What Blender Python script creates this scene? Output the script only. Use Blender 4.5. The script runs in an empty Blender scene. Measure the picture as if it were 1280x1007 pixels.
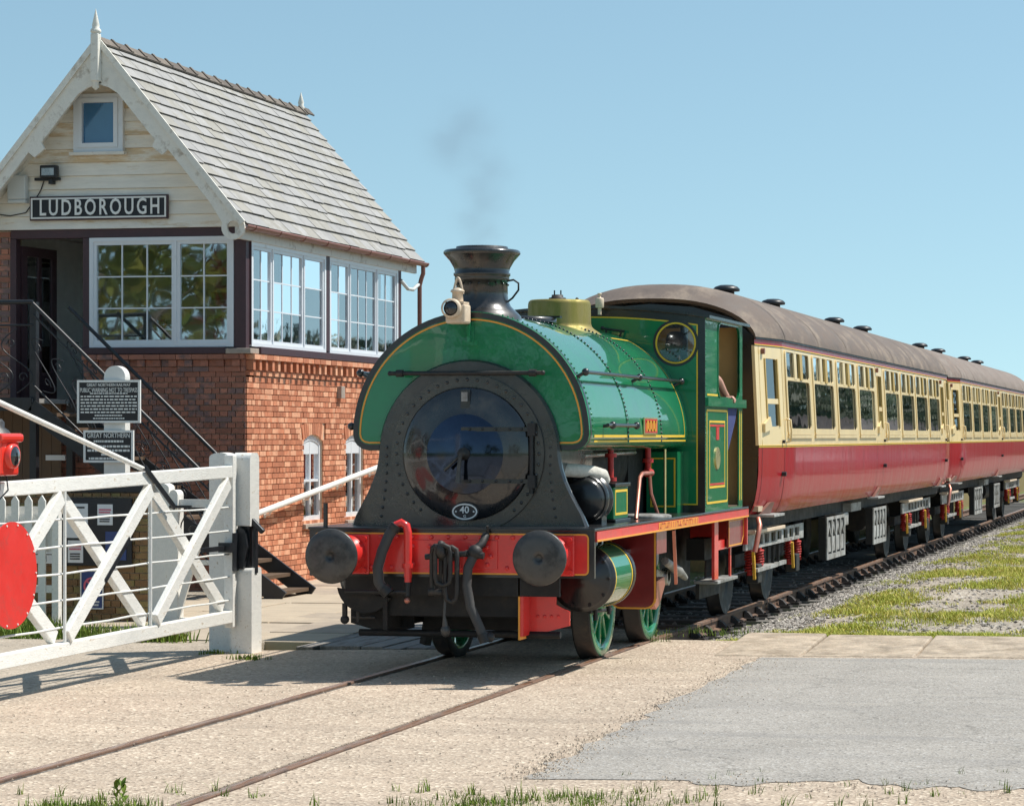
import bpy, bmesh, math, random
from mathutils import Vector, Matrix
random.seed(7)
R = math.radians; PI = math.pi
sc = bpy.context.scene
COL = sc.collection

# ---------------------------------------------------------------- camera
# world: x across the track (0 = track centre), y along the track away from the camera, z = 0 at rail top
FPX, PCX, PCY = 3150.0, 950.0, 545.0
TH = math.atan(588 / 3150.0)
CAM = Vector((6.525, 0.0, 2.058))
cd = bpy.data.cameras.new('camera'); cam = bpy.data.objects.new('camera', cd); COL.objects.link(cam)
cam.location = CAM; cam.rotation_euler = (R(90), 0, TH)
cd.sensor_fit = 'HORIZONTAL'; cd.sensor_width = 36; cd.lens = FPX / 1280 * 36
cd.shift_x = (640 - PCX) / 1280; cd.shift_y = (PCY - 503.5) / 1280
cd.clip_start = .1; cd.clip_end = 6000
sc.camera = cam

# ---------------------------------------------------------------- sky, sun, exposure
SUN_EL, SUN_AZ = 58, -28         # elevation; degrees from due +x (negative: on the far side)
world = bpy.data.worlds.new('World'); sc.world = world; world.use_nodes = True
wn = world.node_tree.nodes; wl = world.node_tree.links; wn.clear()
sky = wn.new('ShaderNodeTexSky'); sky.sky_type = 'NISHITA'; sky.sun_disc = False
sky.sun_elevation = R(SUN_EL); sky.sun_rotation = R(90 + SUN_AZ)
sky.air_density = 1.0; sky.dust_density = .3; sky.ozone_density = 1.0; sky.altitude = 0
# the lookup is lifted a little off the horizon, evenly all round, so that the low sky stays pale blue instead of yellow
tcw = wn.new('ShaderNodeTexCoord'); sxyz = wn.new('ShaderNodeSeparateXYZ'); cxyz = wn.new('ShaderNodeCombineXYZ'); lift = wn.new('ShaderNodeMath'); lift.operation = 'MULTIPLY_ADD'
lift.inputs[1].default_value = .95; lift.inputs[2].default_value = .135; nrm = wn.new('ShaderNodeVectorMath'); nrm.operation = 'NORMALIZE'
wl.new(tcw.outputs['Generated'], sxyz.inputs[0]); wl.new(sxyz.outputs[0], cxyz.inputs[0]); wl.new(sxyz.outputs[1], cxyz.inputs[1]); wl.new(sxyz.outputs[2], lift.inputs[0]); wl.new(lift.outputs[0], cxyz.inputs[2])
wl.new(cxyz.outputs[0], nrm.inputs[0]); wl.new(nrm.outputs[0], sky.inputs['Vector'])
bg = wn.new('ShaderNodeBackground'); bg.inputs['Strength'].default_value = .124
wo = wn.new('ShaderNodeOutputWorld')
tint = wn.new('ShaderNodeVectorMath'); tint.operation = 'MULTIPLY'; tint.inputs[1].default_value = (.93, 1.0, .84)
wl.new(sky.outputs[0], tint.inputs[0]); wl.new(tint.outputs[0], bg.inputs['Color']); wl.new(bg.outputs[0], wo.inputs['Surface'])
sl = bpy.data.lights.new('sun', 'SUN'); sl.energy = 4.0; sl.angle = R(.55); sl.color = (1, .955, .88)
sun = bpy.data.objects.new('sun', sl); COL.objects.link(sun)
ce = math.cos(R(SUN_EL))
SV = Vector((ce * math.cos(R(SUN_AZ)), -ce * math.sin(R(SUN_AZ)), math.sin(R(SUN_EL))))
sun.rotation_euler = (-SV).to_track_quat('-Z', 'Y').to_euler(); sun.location = SV * 60
vs = sc.view_settings; vs.view_transform = 'Standard'; vs.look = 'None'; vs.exposure = .49; vs.gamma = 1; vs.use_curve_mapping = False
sc.render.engine = 'CYCLES'

def pray(px, py):
    r = (px - PCX) / FPX; u = -(py - PCY) / FPX; s = math.sin(TH); c = math.cos(TH)
    return Vector((-s + r * c, c + r * s, u))
def on_z(px, py, z=0.):
    d = pray(px, py); return CAM + d * ((z - CAM.z) / d.z)
def on_y(px, py, y):
    d = pray(px, py); return CAM + d * (y / d.y)
def on_x(px, py, x):
    d = pray(px, py); return CAM + d * ((x - CAM.x) / d.x)

# ---------------------------------------------------------------- materials
MATS = {}
def srgb(r, g, b):
    f = lambda v: (v / 255 / 12.92) if v / 255 <= .04045 else ((v / 255 + .055) / 1.055) ** 2.4
    return (f(r), f(g), f(b))
def mat(name, col, rough=.55, metal=0., var=.18, scale=6., bump=0., bscale=60., coat=0., col2=None, thr=.55, soft=.12,
        scale2=3., island=0., stretch=(1, 1, 1), detail=5., spec=.5, rvar=.1, coatr=.06, world=False):
    """noise-varied principled material; col2 is a second colour laid on in patches; island varies the value piece by piece"""
    m = bpy.data.materials.new(name); m.use_nodes = True; MATS[name] = m
    nt = m.node_tree; N = nt.nodes; L = nt.links
    b = N['Principled BSDF']
    tc = N.new('ShaderNodeTexCoord'); oi = N.new('ShaderNodeObjectInfo')
    mp = N.new('ShaderNodeMapping'); mp.inputs['Scale'].default_value = stretch
    if world:
        g = N.new('ShaderNodeNewGeometry'); L.new(g.outputs['Position'], mp.inputs['Vector'])
    else:
        L.new(tc.outputs['Object'], mp.inputs['Vector'])
        ml = N.new('ShaderNodeMath'); ml.operation = 'MULTIPLY'; ml.inputs[1].default_value = 37.
        L.new(oi.outputs['Random'], ml.inputs[0])
        cb = N.new('ShaderNodeCombineXYZ'); L.new(ml.outputs[0], cb.inputs[0]); L.new(ml.outputs[0], cb.inputs[2])
        L.new(cb.outputs[0], mp.inputs['Location'])
    n1 = N.new('ShaderNodeTexNoise'); n1.inputs['Scale'].default_value = scale; n1.inputs['Detail'].default_value = detail; n1.inputs['Roughness'].default_value = .65
    L.new(mp.outputs[0], n1.inputs['Vector'])
    mr = N.new('ShaderNodeMapRange'); mr.inputs[1].default_value = .25; mr.inputs[2].default_value = .75
    mr.inputs[3].default_value = 1 - var; mr.inputs[4].default_value = 1 + var
    L.new(n1.outputs['Fac'], mr.inputs[0])
    val = mr.outputs[0]
    if island:
        g2 = N.new('ShaderNodeNewGeometry')
        a = N.new('ShaderNodeMath'); a.operation = 'ADD'; L.new(g2.outputs['Random Per Island'], a.inputs[0]); L.new(oi.outputs['Random'], a.inputs[1])
        f = N.new('ShaderNodeMath'); f.operation = 'FRACT'; L.new(a.outputs[0], f.inputs[0])
        m2 = N.new('ShaderNodeMapRange'); m2.inputs[3].default_value = 1 - island; m2.inputs[4].default_value = 1 + island
        L.new(f.outputs[0], m2.inputs[0])
        mm = N.new('ShaderNodeMath'); mm.operation = 'MULTIPLY'; L.new(val, mm.inputs[0]); L.new(m2.outputs[0], mm.inputs[1]); val = mm.outputs[0]
        isl = f.outputs[0]
    base = N.new('ShaderNodeRGB'); base.outputs[0].default_value = (*col, 1); cur = base.outputs[0]
    if col2:
        n2 = N.new('ShaderNodeTexNoise'); n2.inputs['Scale'].default_value = scale2; n2.inputs['Detail'].default_value = 6; n2.inputs['Roughness'].default_value = .7
        L.new(mp.outputs[0], n2.inputs['Vector'])
        fac = n2.outputs['Fac']
        if island:
            ad = N.new('ShaderNodeMath'); ad.operation = 'MULTIPLY_ADD'; ad.inputs[1].default_value = .5; L.new(isl, ad.inputs[0]); 
            sb = N.new('ShaderNodeMath'); sb.operation = 'SUBTRACT'; sb.inputs[1].default_value = .25; L.new(fac, sb.inputs[0]); L.new(sb.outputs[0], ad.inputs[2]); fac = ad.outputs[0]
        r2 = N.new('ShaderNodeMapRange'); r2.interpolation_type = 'SMOOTHSTEP'
        r2.inputs[1].default_value = thr - soft; r2.inputs[2].default_value = thr + soft; L.new(fac, r2.inputs[0])
        mx = N.new('ShaderNodeMix'); mx.data_type = 'RGBA'; L.new(r2.outputs[0], mx.inputs[0]); L.new(cur, mx.inputs[6]); mx.inputs[7].default_value = (*col2, 1)
        cur = mx.outputs[2]
    vm = N.new('ShaderNodeVectorMath'); vm.operation = 'SCALE'; L.new(cur, vm.inputs[0]); L.new(val, vm.inputs['Scale'])
    L.new(vm.outputs[0], b.inputs['Base Color'])
    rr = N.new('ShaderNodeMapRange'); rr.inputs[1].default_value = .3; rr.inputs[2].default_value = .7
    rr.inputs[3].default_value = max(.02, rough - rvar * rough * 2); rr.inputs[4].default_value = min(1, rough + rvar * rough * 2); L.new(n1.outputs['Fac'], rr.inputs[0]); L.new(rr.outputs[0], b.inputs['Roughness'])
    b.inputs['Metallic'].default_value = metal; b.inputs['Specular IOR Level'].default_value = spec
    if coat: b.inputs['Coat Weight'].default_value = coat; b.inputs['Coat Roughness'].default_value = coatr
    if bump:
        nb = N.new('ShaderNodeTexNoise'); nb.inputs['Scale'].default_value = bscale; nb.inputs['Detail'].default_value = 4; L.new(mp.outputs[0], nb.inputs['Vector'])
        bp = N.new('ShaderNodeBump'); bp.inputs['Strength'].default_value = 1; bp.inputs['Distance'].default_value = bump
        L.new(nb.outputs['Fac'], bp.inputs['Height']); L.new(bp.outputs[0], b.inputs['Normal'])
        if coat: L.new(bp.outputs[0], b.inputs['Coat Normal'])
    return m
def glass(name, tint=(.35, .42, .45), rough=.02, trans=.5, wavy=.0):
    """window glass: clear thin sheet mixed with a mirror by Fresnel"""
    m = bpy.data.materials.new(name); m.use_nodes = True; MATS[name] = m
    nt = m.node_tree; N = nt.nodes; L = nt.links; N.clear()
    out = N.new('ShaderNodeOutputMaterial'); t = N.new('ShaderNodeBsdfTransparent'); t.inputs[0].default_value = (*tint, 1)
    g = N.new('ShaderNodeBsdfGlossy'); g.inputs['Roughness'].default_value = rough; g.inputs[0].default_value = (.95, .97, 1, 1)
    fr = N.new('ShaderNodeFresnel'); fr.inputs['IOR'].default_value = 1.7
    if wavy:
        tc = N.new('ShaderNodeTexCoord'); nb = N.new('ShaderNodeTexNoise'); nb.inputs['Scale'].default_value = 2.2; nb.inputs['Detail'].default_value = 1
        L.new(tc.outputs['Object'], nb.inputs['Vector'])
        bp = N.new('ShaderNodeBump'); bp.inputs['Distance'].default_value = wavy; L.new(nb.outputs['Fac'], bp.inputs['Height'])
        L.new(bp.outputs[0], g.inputs['Normal']); L.new(bp.outputs[0], fr.inputs['Normal'])
    mul = N.new('ShaderNodeMath'); mul.operation = 'MULTIPLY_ADD'; mul.inputs[1].default_value = 1.; mul.inputs[2].default_value = trans; mul.use_clamp = True
    L.new(fr.outputs[0], mul.inputs[0])
    mx = N.new('ShaderNodeMixShader'); L.new(mul.outputs[0], mx.inputs[0]); L.new(t.outputs[0], mx.inputs[1]); L.new(g.outputs[0], mx.inputs[2]); L.new(mx.outputs[0], out.inputs[0])
    return m

G_ = dict(coat=.9, rough=.3)
mat('loco_green', (.008, .19, .068), var=.10, scale=2.5, col2=(.010, .16, .07), scale2=2, rough=.35, spec=.2, coat=1., coatr=.02, bump=.0012, bscale=1.7)
mat('loco_black', (.012, .012, .013), rough=.32, coat=.45, var=.3, scale=5, bump=.0008, bscale=40, coatr=.15)
mat('smokebox_black', (.013, .013, .014), rough=.32, coat=.65, coatr=.14, var=.45, scale=4, bump=.0010, bscale=18, col2=(.05, .045, .037), thr=.57, scale2=2.4, rvar=.3, soft=.2)
mat('door_black', (.012, .013, .015), rough=.16, coat=.9, coatr=.05, var=.4, scale=4)
mat('door_outer', (.012, .012, .014), rough=.3, coat=1., coatr=.05, var=.45, scale=4, bump=.0004, bscale=10, col2=(.06, .051, .04), thr=.60, soft=.16, scale2=2.6, rvar=.3)
mat('door_polished', (.034, .047, .078), rough=.07, metal=.9, var=.35, scale=3, bump=.0002, bscale=7, col2=(.05, .044, .036), thr=.64, scale2=3.2, soft=.12, rvar=.4)
mat('iron_dark', (.018, .018, .018), rough=.6, var=.4, scale=12, bump=.002, bscale=30, col2=(.05, .038, .028), thr=.6, scale2=6)
mat('chassis_black', (.010, .010, .010), rough=.7, var=.4, scale=8, col2=(.03, .024, .018), thr=.6, scale2=5)
mat('buffer_steel', (.085, .083, .08), rough=.42, metal=.35, var=.3, scale=5, col2=(.03, .03, .03), thr=.52, scale2=5, bump=.001)
mat('steel', (.45, .45, .45), rough=.3, metal=.9, var=.25, scale=14, col2=(.12, .1, .08), thr=.62)
mat('loco_red', (.76, .032, .026), rough=.35, coat=.6, var=.10, scale=4, bump=.0006, bscale=20, col2=(.66, .035, .03), scale2=3, coatr=.1)
mat('loco_maroon', (.20, .014, .014), rough=.4, coat=.5, var=.2, scale=5)
mat('lining_orange', (.80, .34, .04), rough=.45, var=.08)
mat('lining_yellow', (.78, .50, .03), rough=.45, var=.08)
mat('brass', (.35, .27, .085), rough=.5, metal=.5, var=.35, scale=4, col2=(.18, .16, .035), thr=.52, scale2=4, stretch=(2.2, 2.2, .5), soft=.15, rvar=.2, bump=.001)
mat('brass_bright', (.75, .60, .28), rough=.3, metal=.9)
mat('copper_pipe', (.55, .22, .16), rough=.4, metal=.6, var=.2)
mat('hose', (.05, .05, .05), rough=.7, var=.2, scale=20, bump=.002, bscale=80)
mat('cream_lamp', (.66, .52, .38), rough=.5, var=.12, scale=14, col2=(.3, .22, .14), thr=.66)
mat('buff_paint', (.80, .47, .17), rough=.55, var=.12, scale=3)
mat('lagging_wrap', (.55, .52, .46), rough=.9, var=.2, scale=30, bump=.006, bscale=30)
mat('coach_cream', (.75, .575, .30), rough=.4, coat=.3, var=.07, scale=3, bump=.0008, bscale=2.5, coatr=.1, stretch=(1, 1.5, .25), col2=(.60, .44, .22), thr=.66, soft=.12, scale2=4)
mat('coach_red', (.32, .003, .010), rough=.5, spec=.2, coat=.40, var=.10, scale=3, bump=.0035, bscale=2.6, stretch=(1, 1.6, .22), coatr=.08)
mat('coach_yellow', (.46, .31, .09), rough=.45, var=.1)
mat('coach_roof', (.14, .108, .09), rough=.85, var=.22, scale=5, bump=.006, bscale=16, col2=(.25, .195, .15), thr=.58, scale2=2.2, stretch=(1, .5, 1))
mat('coach_roof_old', (.20, .155, .13), rough=.88, var=.3, scale=6, bump=.012, bscale=10, col2=(.26, .22, .19), thr=.56, scale2=5)
mat('silver_grey', (.36, .36, .345), rough=.6, var=.3, scale=8, col2=(.13, .115, .095), thr=.54, soft=.16)
mat('spring_red', (.40, .02, .015), rough=.5, var=.2)
mat('bogie_yellow', (.60, .33, .02), rough=.6, var=.35, scale=9, col2=(.15, .09, .03), thr=.6)
mat('seat_cloth', (.14, .24, .34), rough=.9, var=.2)
mat('coach_inside', (.48, .38, .26), rough=.7, var=.1)
mat('white_paint', (.74, .735, .70), rough=.5, var=.06, scale=9, col2=(.50, .46, .38), thr=.68, soft=.07, scale2=11, bump=.002, bscale=40)
mat('gate_white', (.78, .765, .72), rough=.55, var=.10, scale=8, col2=(.45, .37, .27), thr=.645, soft=.07, scale2=8, bump=.003, bscale=30, stretch=(3, 1, 3))
mat('upvc', (.72, .75, .78), rough=.35, var=.04, scale=3, col2=(.55, .55, .53), thr=.7)
mat('board_cream', (.86, .81, .715), rough=.6, var=.10, scale=3, stretch=(1, 1, 6), col2=(.66, .50, .31), thr=.6, scale2=2.2, bump=.003, bscale=14, island=.06)
mat('barge_white', (.78, .745, .67), rough=.6, var=.12, scale=5, col2=(.38, .33, .27), thr=.62, scale2=5, bump=.003)
mat('maroon_timber', (.060, .028, .034), rough=.5, var=.2, scale=7, bump=.001)
mat('gutter_brown', (.23, .10, .075), rough=.4, var=.12, scale=5)
mat('slate', (.345, .335, .325), rough=.8, var=.16, scale=5, island=.16, col2=(.27, .255, .225), thr=.56, scale2=3.5, bump=.004, bscale=40)
mat('ridge_tile', (.20, .165, .135), rough=.9, var=.35, scale=9, island=.12, col2=(.11, .09, .075), thr=.5, bump=.006)
mat('slate_edge', (.12, .112, .10), rough=.95, var=.4, scale=9)
mat('brick_red', (.56, .205, .105), rough=.85, var=.2, scale=14, island=.24, col2=(.63, .32, .19), thr=.60, scale2=5, bump=.004, bscale=60)
mat('brick_shaded', (.42, .17, .11), rough=.85, var=.2, scale=14, island=.3, col2=(.16, .10, .09), thr=.62, scale2=5, bump=.004, bscale=60)  # side-wall brick, older and mottled, with the front's shade put into the colour
mat('brick_stock', (.26, .15, .07), rough=.9, var=.25, scale=12, island=.25, col2=(.19, .15, .06), thr=.55, scale2=5, bump=.004, bscale=60)
mat('mortar', (.60, .46, .33), rough=.95, var=.2, scale=10, bump=.003)
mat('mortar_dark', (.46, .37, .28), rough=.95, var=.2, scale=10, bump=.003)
mat('stone_cap', (.36, .30, .25), rough=.9, var=.2, scale=10, bump=.004)
mat('black_board', (.012, .013, .018), rough=.45, var=.2)
mat('black_iron', (.016, .018, .022), rough=.42, var=.3, scale=9)
mat('letter_white', (.80, .80, .77), rough=.5, var=.04)
mat('poster_paper', (.70, .72, .74), rough=.5, var=.05)
mat('sign_blue', (.03, .06, .20), rough=.4, var=.1)
mat('pink_ink', (.65, .12, .20), rough=.5, var=.1)
mat('target_red', (.66, .035, .028), rough=.5, var=.06, scale=3, col2=(.54, .05, .04), thr=.57, scale2=9, soft=.10)
mat('lamp_red', (.68, .035, .02), rough=.35, coat=.4, var=.08)
mat('grey_plastic', (.62, .64, .62), rough=.4, var=.05)
mat('inside_wall', (.72, .72, .68), rough=.8, var=.1)
mat('inside_floor', (.12, .075, .045), rough=.7)
mat('picture', (.25, .33, .36), rough=.3, var=.8, scale=9, col2=(.7, .7, .65), thr=.5)
mat('orange_cloth', (.55, .12, .02), rough=.8)
mat('skin', (.58, .30, .22), rough=.5, var=.1, scale=20)
mat('overall_blue', (.035, .045, .16), rough=.85, var=.2, scale=10, bump=.004, bscale=25)
mat('hair_grey', (.12, .09, .07), rough=.8, var=.3, scale=60)
mat('kerb_concrete', (.45, .365, .275), rough=.95, var=.3, scale=5, bump=.012, bscale=24, col2=(.24, .185, .13), thr=.56, soft=.2, scale2=3.2, world=True)
mat('concrete', (.43, .355, .27), rough=.92, var=.16, scale=4, bump=.006, bscale=35, col2=(.30, .24, .185), thr=.62, scale2=2, world=True)
mat('paving', (.46, .375, .275), rough=.93, var=.14, scale=3, bump=.005, bscale=40, col2=(.33, .27, .21), thr=.6, scale2=1.4, island=.06)
mat('plank_grey', (.27, .255, .235), rough=.9, var=.25, scale=7, stretch=(6, .7, 3), island=.12, bump=.008, bscale=12, col2=(.14, .125, .11), thr=.6)
mat('rail_side', (.17, .095, .06), rough=.85, var=.3, scale=14, bump=.003, col2=(.10, .065, .05), thr=.55, world=True)
mat('rail_top', (.42, .32, .26), rough=.42, metal=.5, var=.25, scale=9, stretch=(6, .6, 1), col2=(.30, .15, .08), thr=.5, world=True)
mat('sleeper', (.17, .155, .14), rough=.9, var=.3, scale=6, stretch=(.6, 4, 2), bump=.008, bscale=14)
mat('chair_iron', (.035, .028, .025), rough=.75, var=.3, scale=12)
mat('ballast_stone', (.33, .30, .265), rough=.9, var=.25, scale=9, island=.62, bump=.006, bscale=30)
mat('grass_blade', (.36, .41, .05), rough=.7, var=.15, scale=3, island=.35, col2=(.52, .44, .12), thr=.6, scale2=1.2, world=True, spec=.25)
mat('grass_lush', (.14, .22, .028), rough=.7, var=.2, scale=4, island=.35, col2=(.16, .19, .03), thr=.62, scale2=1.5, world=True, spec=.25)
mat('leaf', (.15, .20, .04), rough=.6, var=.2, scale=2, island=.45, col2=(.24, .22, .04), thr=.58, scale2=.9, world=True, spec=.3)
mat('leaf_dark', (.045, .07, .03), rough=.6, var=.2, scale=2, island=.4, world=True, spec=.3)
mat('leaf_red', (.20, .055, .02), rough=.6, island=.4, spec=.3)
mat('bark', (.09, .07, .055), rough=.9, var=.3, scale=8, bump=.02, bscale=12)
mat('car_white', (.70, .72, .74), rough=.25, coat=.8)
mat('car_blue', (.05, .12, .25), rough=.25, coat=.8)
mat('rubber', (.02, .02, .02), rough=.8)
glass('window_glass', tint=(.85, .89, .9), trans=.26, wavy=.0015)
glass('coach_glass', tint=(.74, .80, .82), trans=.08, wavy=.002)
glass('loco_glass', tint=(.8, .85, .85), trans=.02)
# ---------------------------------------------------------------- mesh helpers
ORG = {}
class MB:
    def __init__(s): s.v = []; s.f = []; s.sm = []; s.mi = []; s.cm = 0
    def add(s, vs, fs, smooth=False):
        o = len(s.v); s.v += [tuple(p) for p in vs]
        for f in fs: s.f.append(tuple(o + i for i in f)); s.sm.append(smooth); s.mi.append(s.cm)
        return s
    def box(s, x0, x1, y0, y1, z0, z1):
        return s.add([(x, y, z) for x in (x0, x1) for y in (y0, y1) for z in (z0, z1)],
                     [(0, 1, 3, 2), (4, 6, 7, 5), (0, 4, 5, 1), (2, 3, 7, 6), (0, 2, 6, 4), (1, 5, 7, 3)])
    def bar(s, p, q, w, h, up=(0, 0, 1)):
        p = Vector(p); q = Vector(q); d = (q - p).normalized(); u = Vector(up)
        a = d.cross(u)
        if a.length < 1e-4: a = d.cross(Vector((1, 0, 0)))
        a.normalize(); b = a.cross(d); a *= w / 2; b *= h / 2
        return s.add([e + i * a + j * b for e in (p, q) for i in (-1, 1) for j in (-1, 1)],
                     [(0, 1, 3, 2), (4, 6, 7, 5), (0, 4, 5, 1), (2, 3, 7, 6), (0, 2, 6, 4), (1, 5, 7, 3)])
    def cyl(s, p, q, r, r2=None, n=16, caps=True):
        p = Vector(p); q = Vector(q); r2 = r if r2 is None else r2; d = (q - p).normalized()
        a = d.orthogonal().normalized(); b = d.cross(a)
        ring = lambda c, rr: [c + (a * math.cos(2 * PI * i / n) + b * math.sin(2 * PI * i / n)) * rr for i in range(n)]
        s.add(ring(p, r) + ring(q, r2), [(i, (i + 1) % n, n + (i + 1) % n, n + i) for i in range(n)], True)
        if caps:
            s.add(ring(p, r), [tuple(range(n))[::-1]]); s.add(ring(q, r2), [tuple(range(n))])
        return s
    def tube(s, pts, r, n=8, closed=False):
        pts = [Vector(p) for p in pts]; m = len(pts); rings = []; a = None
        rs = r if isinstance(r, (list, tuple)) else [r] * m
        for i, p in enumerate(pts):
            t = (pts[(i + 1) % m] - pts[i - 1]) if (closed or 0 < i < m - 1) else (pts[1] - pts[0] if i == 0 else pts[-1] - pts[-2])
            t.normalize()
            a = (t.orthogonal() if a is None else a - t * a.dot(t)).normalized(); b = t.cross(a)
            rings += [p + (a * math.cos(2 * PI * k / n) + b * math.sin(2 * PI * k / n)) * rs[i] for k in range(n)]
        fs = []
        for i in range(m if closed else m - 1):
            j = (i + 1) % m
            fs += [(i * n + k, i * n + (k + 1) % n, j * n + (k + 1) % n, j * n + k) for k in range(n)]
        s.add(rings, fs, True)
        if not closed: s.add(rings[:n], [tuple(range(n))[::-1]]); s.add(rings[-n:], [tuple(range(n))])
        return s
    def lathe(s, prof, o=(0, 0, 0), axis='z', n=32, smooth=True, cap=True):
        """prof: (r, h) along the axis"""
        o = Vector(o); vs = []
        for r, h in prof:
            for i in range(n):
                c, d = r * math.cos(2 * PI * i / n), r * math.sin(2 * PI * i / n)
                vs.append(o + Vector({'z': (c, d, h), 'y': (c, h, d), 'x': (h, c, d)}[axis]))
        fs = []
        for k in range(len(prof) - 1):
            fs += [(k * n + i, k * n + (i + 1) % n, (k + 1) * n + (i + 1) % n, (k + 1) * n + i) for i in range(n)]
        s.add(vs, fs, smooth)
        if cap:
            if prof[0][0] > 1e-4: s.add(vs[:n], [tuple(range(n))])
            if prof[-1][0] > 1e-4: s.add(vs[-n:], [tuple(range(n))])
        return s
    def sphere(s, c, r, n=10, sc=(1, 1, 1)):
        return s.lathe([(max(1e-5, r * math.sin(PI * k / n)) * sc[0], -r * math.cos(PI * k / n) * sc[2]) for k in range(n + 1)], c, 'z', n * 2 if n > 5 else 8, True, False)
    def strip(s, loopA, loopB, closed=False, smooth=True):
        n = len(loopA); m = n if closed else n - 1
        return s.add(list(loopA) + list(loopB), [(i, (i + 1) % n, n + (i + 1) % n, n + i) for i in range(m)], smooth)
    def prism(s, poly, fn, w0, w1, smooth=False):
        """polygon (u,v) extruded along w; fn maps (u,v,w) to a point"""
        A = [fn(u, v, w0) for u, v in poly]; B = [fn(u, v, w1) for u, v in poly]; n = len(poly)
        s.add(A + B, [(i, (i + 1) % n, n + (i + 1) % n, n + i) for i in range(n)], smooth)
        s.add(A, [tuple(range(n))[::-1]]); s.add(B, [tuple(range(n))]); return s
    def plate(s, outer, holes, fn, w0, w1):
        """polygon with holes extruded along w (2D curve fill)"""
        cu = bpy.data.curves.new('tmp', 'CURVE'); cu.dimensions = '2D'; cu.fill_mode = 'BOTH'; cu.extrude = .5
        for lp in [outer] + list(holes):
            sp = cu.splines.new('POLY'); sp.points.add(len(lp) - 1); sp.use_cyclic_u = True
            for p, (u, v) in zip(sp.points, lp): p.co = (u, v, 0, 1)
        ob = bpy.data.objects.new('tmp', cu); me = bpy.data.meshes.new_from_object(ob)
        s.add([fn(v.co.x, v.co.y, w0 + (v.co.z + .5) * (w1 - w0)) for v in me.vertices], [tuple(p.vertices) for p in me.polygons])
        bpy.data.objects.remove(ob); bpy.data.curves.remove(cu); bpy.data.meshes.remove(me); return s
    def text(s, txt, fn, size, align='CENTER', w0=0., w1=.004, width=None, bold=0., space=1.):
        cu = bpy.data.curves.new('tmp', 'FONT'); cu.body = txt; cu.size = size; cu.align_x = align; cu.align_y = 'CENTER'
        cu.extrude = .5; cu.offset = bold; cu.resolution_u = 3; cu.space_character = space
        ob = bpy.data.objects.new('tmp', cu); me = bpy.data.meshes.new_from_object(ob)
        xs = [v.co.x for v in me.vertices]; k = 1.
        if width and xs: k = width / (max(xs) - min(xs))
        s.add([fn(v.co.x * k, v.co.y, w0 + (v.co.z + .5) * (w1 - w0)) for v in me.vertices], [tuple(p.vertices) for p in me.polygons])
        bpy.data.objects.remove(ob); bpy.data.curves.remove(cu); bpy.data.meshes.remove(me); return s
    def mesh(s, name, off=Vector()):
        me = bpy.data.meshes.new(name)
        me.from_pydata([(x - off[0], y - off[1], z - off[2]) for x, y, z in s.v], [], s.f)
        me.polygons.foreach_set('use_smooth', s.sm); me.polygons.foreach_set('material_index', s.mi)
        bm = bmesh.new(); bm.from_mesh(me); bmesh.ops.recalc_face_normals(bm, faces=bm.faces); bm.to_mesh(me); bm.free()
        return me
    def build(s, name, m, parent=None, bevel=0., loc=None, raw=False):
        off = ORG[parent.name] if parent else (Vector(loc) if loc else Vector())
        me = s.mesh(name, off)
        for mm in (m if isinstance(m, (list, tuple)) else [m]): me.materials.append(MATS[mm])
        o = bpy.data.objects.new(name, me); COL.objects.link(o)
        if parent: o.parent = parent
        else: o.location = off
        ORG[o.name] = off
        if name in ('rivets', 'bolts', 'plate_bolts', 'cover_nuts', 'print', 'small_print', 'letter_strokes', 'oil_cups', 'gauges'): o['kind'] = 'stuff'
        if bevel:
            md = o.modifiers.new('bevel', 'BEVEL'); md.width = bevel; md.segments = 2; md.limit_method = 'ANGLE'; md.angle_limit = R(40)
        return o
def tag(o, label=None, cat=None, group=None, kind=None):
    for k, v in (('label', label), ('category', cat), ('group', group), ('kind', kind)):
        if v: o[k] = v
    return o
def thing(name, loc, label, cat, group=None):
    o = bpy.data.objects.new(name, None); COL.objects.link(o); o.location = loc; o.empty_display_size = .2
    ORG[o.name] = Vector(loc); return tag(o, label, cat, group)
def copy_tree(o, parent=None):
    c = o.copy(); COL.objects.link(c); c.parent = parent
    for ch in [x for x in bpy.data.objects if x.parent == o]: copy_tree(ch, c)
    return c
XZ = lambda y: (lambda u, v, w: (u, y + w, v))        # plate facing -y (u = x, v = z)
YZ = lambda x: (lambda u, v, w: (x + w, u, v))        # plate facing +x (u = y, v = z)
def circ(cx, cy, r, n=32, a0=0., a1=360.):
    full = abs(a1 - a0) >= 360
    return [(cx + r * math.cos(R(a0 + (a1 - a0) * i / (n if full else n - 1))), cy + r * math.sin(R(a0 + (a1 - a0) * i / (n if full else n - 1)))) for i in range(n)]
def rrect(u0, u1, v0, v1, r=.05, n=5):
    p = []
    for cx, cy, a in ((u1 - r, v1 - r, 0), (u0 + r, v1 - r, 90), (u0 + r, v0 + r, 180), (u1 - r, v0 + r, 270)):
        p += circ(cx, cy, r, n, a, a + 90)
    return p
def rect(u0, u1, v0, v1): return [(u0, v0), (u1, v0), (u1, v1), (u0, v1)]
def offset_poly(p, d):
    """inset a counter-clockwise polygon by d"""
    out = []; n = len(p)
    for i in range(n):
        a = Vector(p[i - 1]); b = Vector(p[i]); c = Vector(p[(i + 1) % n])
        e1 = (b - a); e2 = (c - b)
        if e1.length < 1e-6: e1 = e2
        if e2.length < 1e-6: e2 = e1
        n1 = Vector((-e1.y, e1.x)).normalized(); n2 = Vector((-e2.y, e2.x)).normalized(); m = (n1 + n2)
        if m.length < 1e-4: m = n1
        m.normalize(); k = d / max(.35, m.dot(n1)); out.append((b.x + m.x * k, b.y + m.y * k))
    return out
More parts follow.
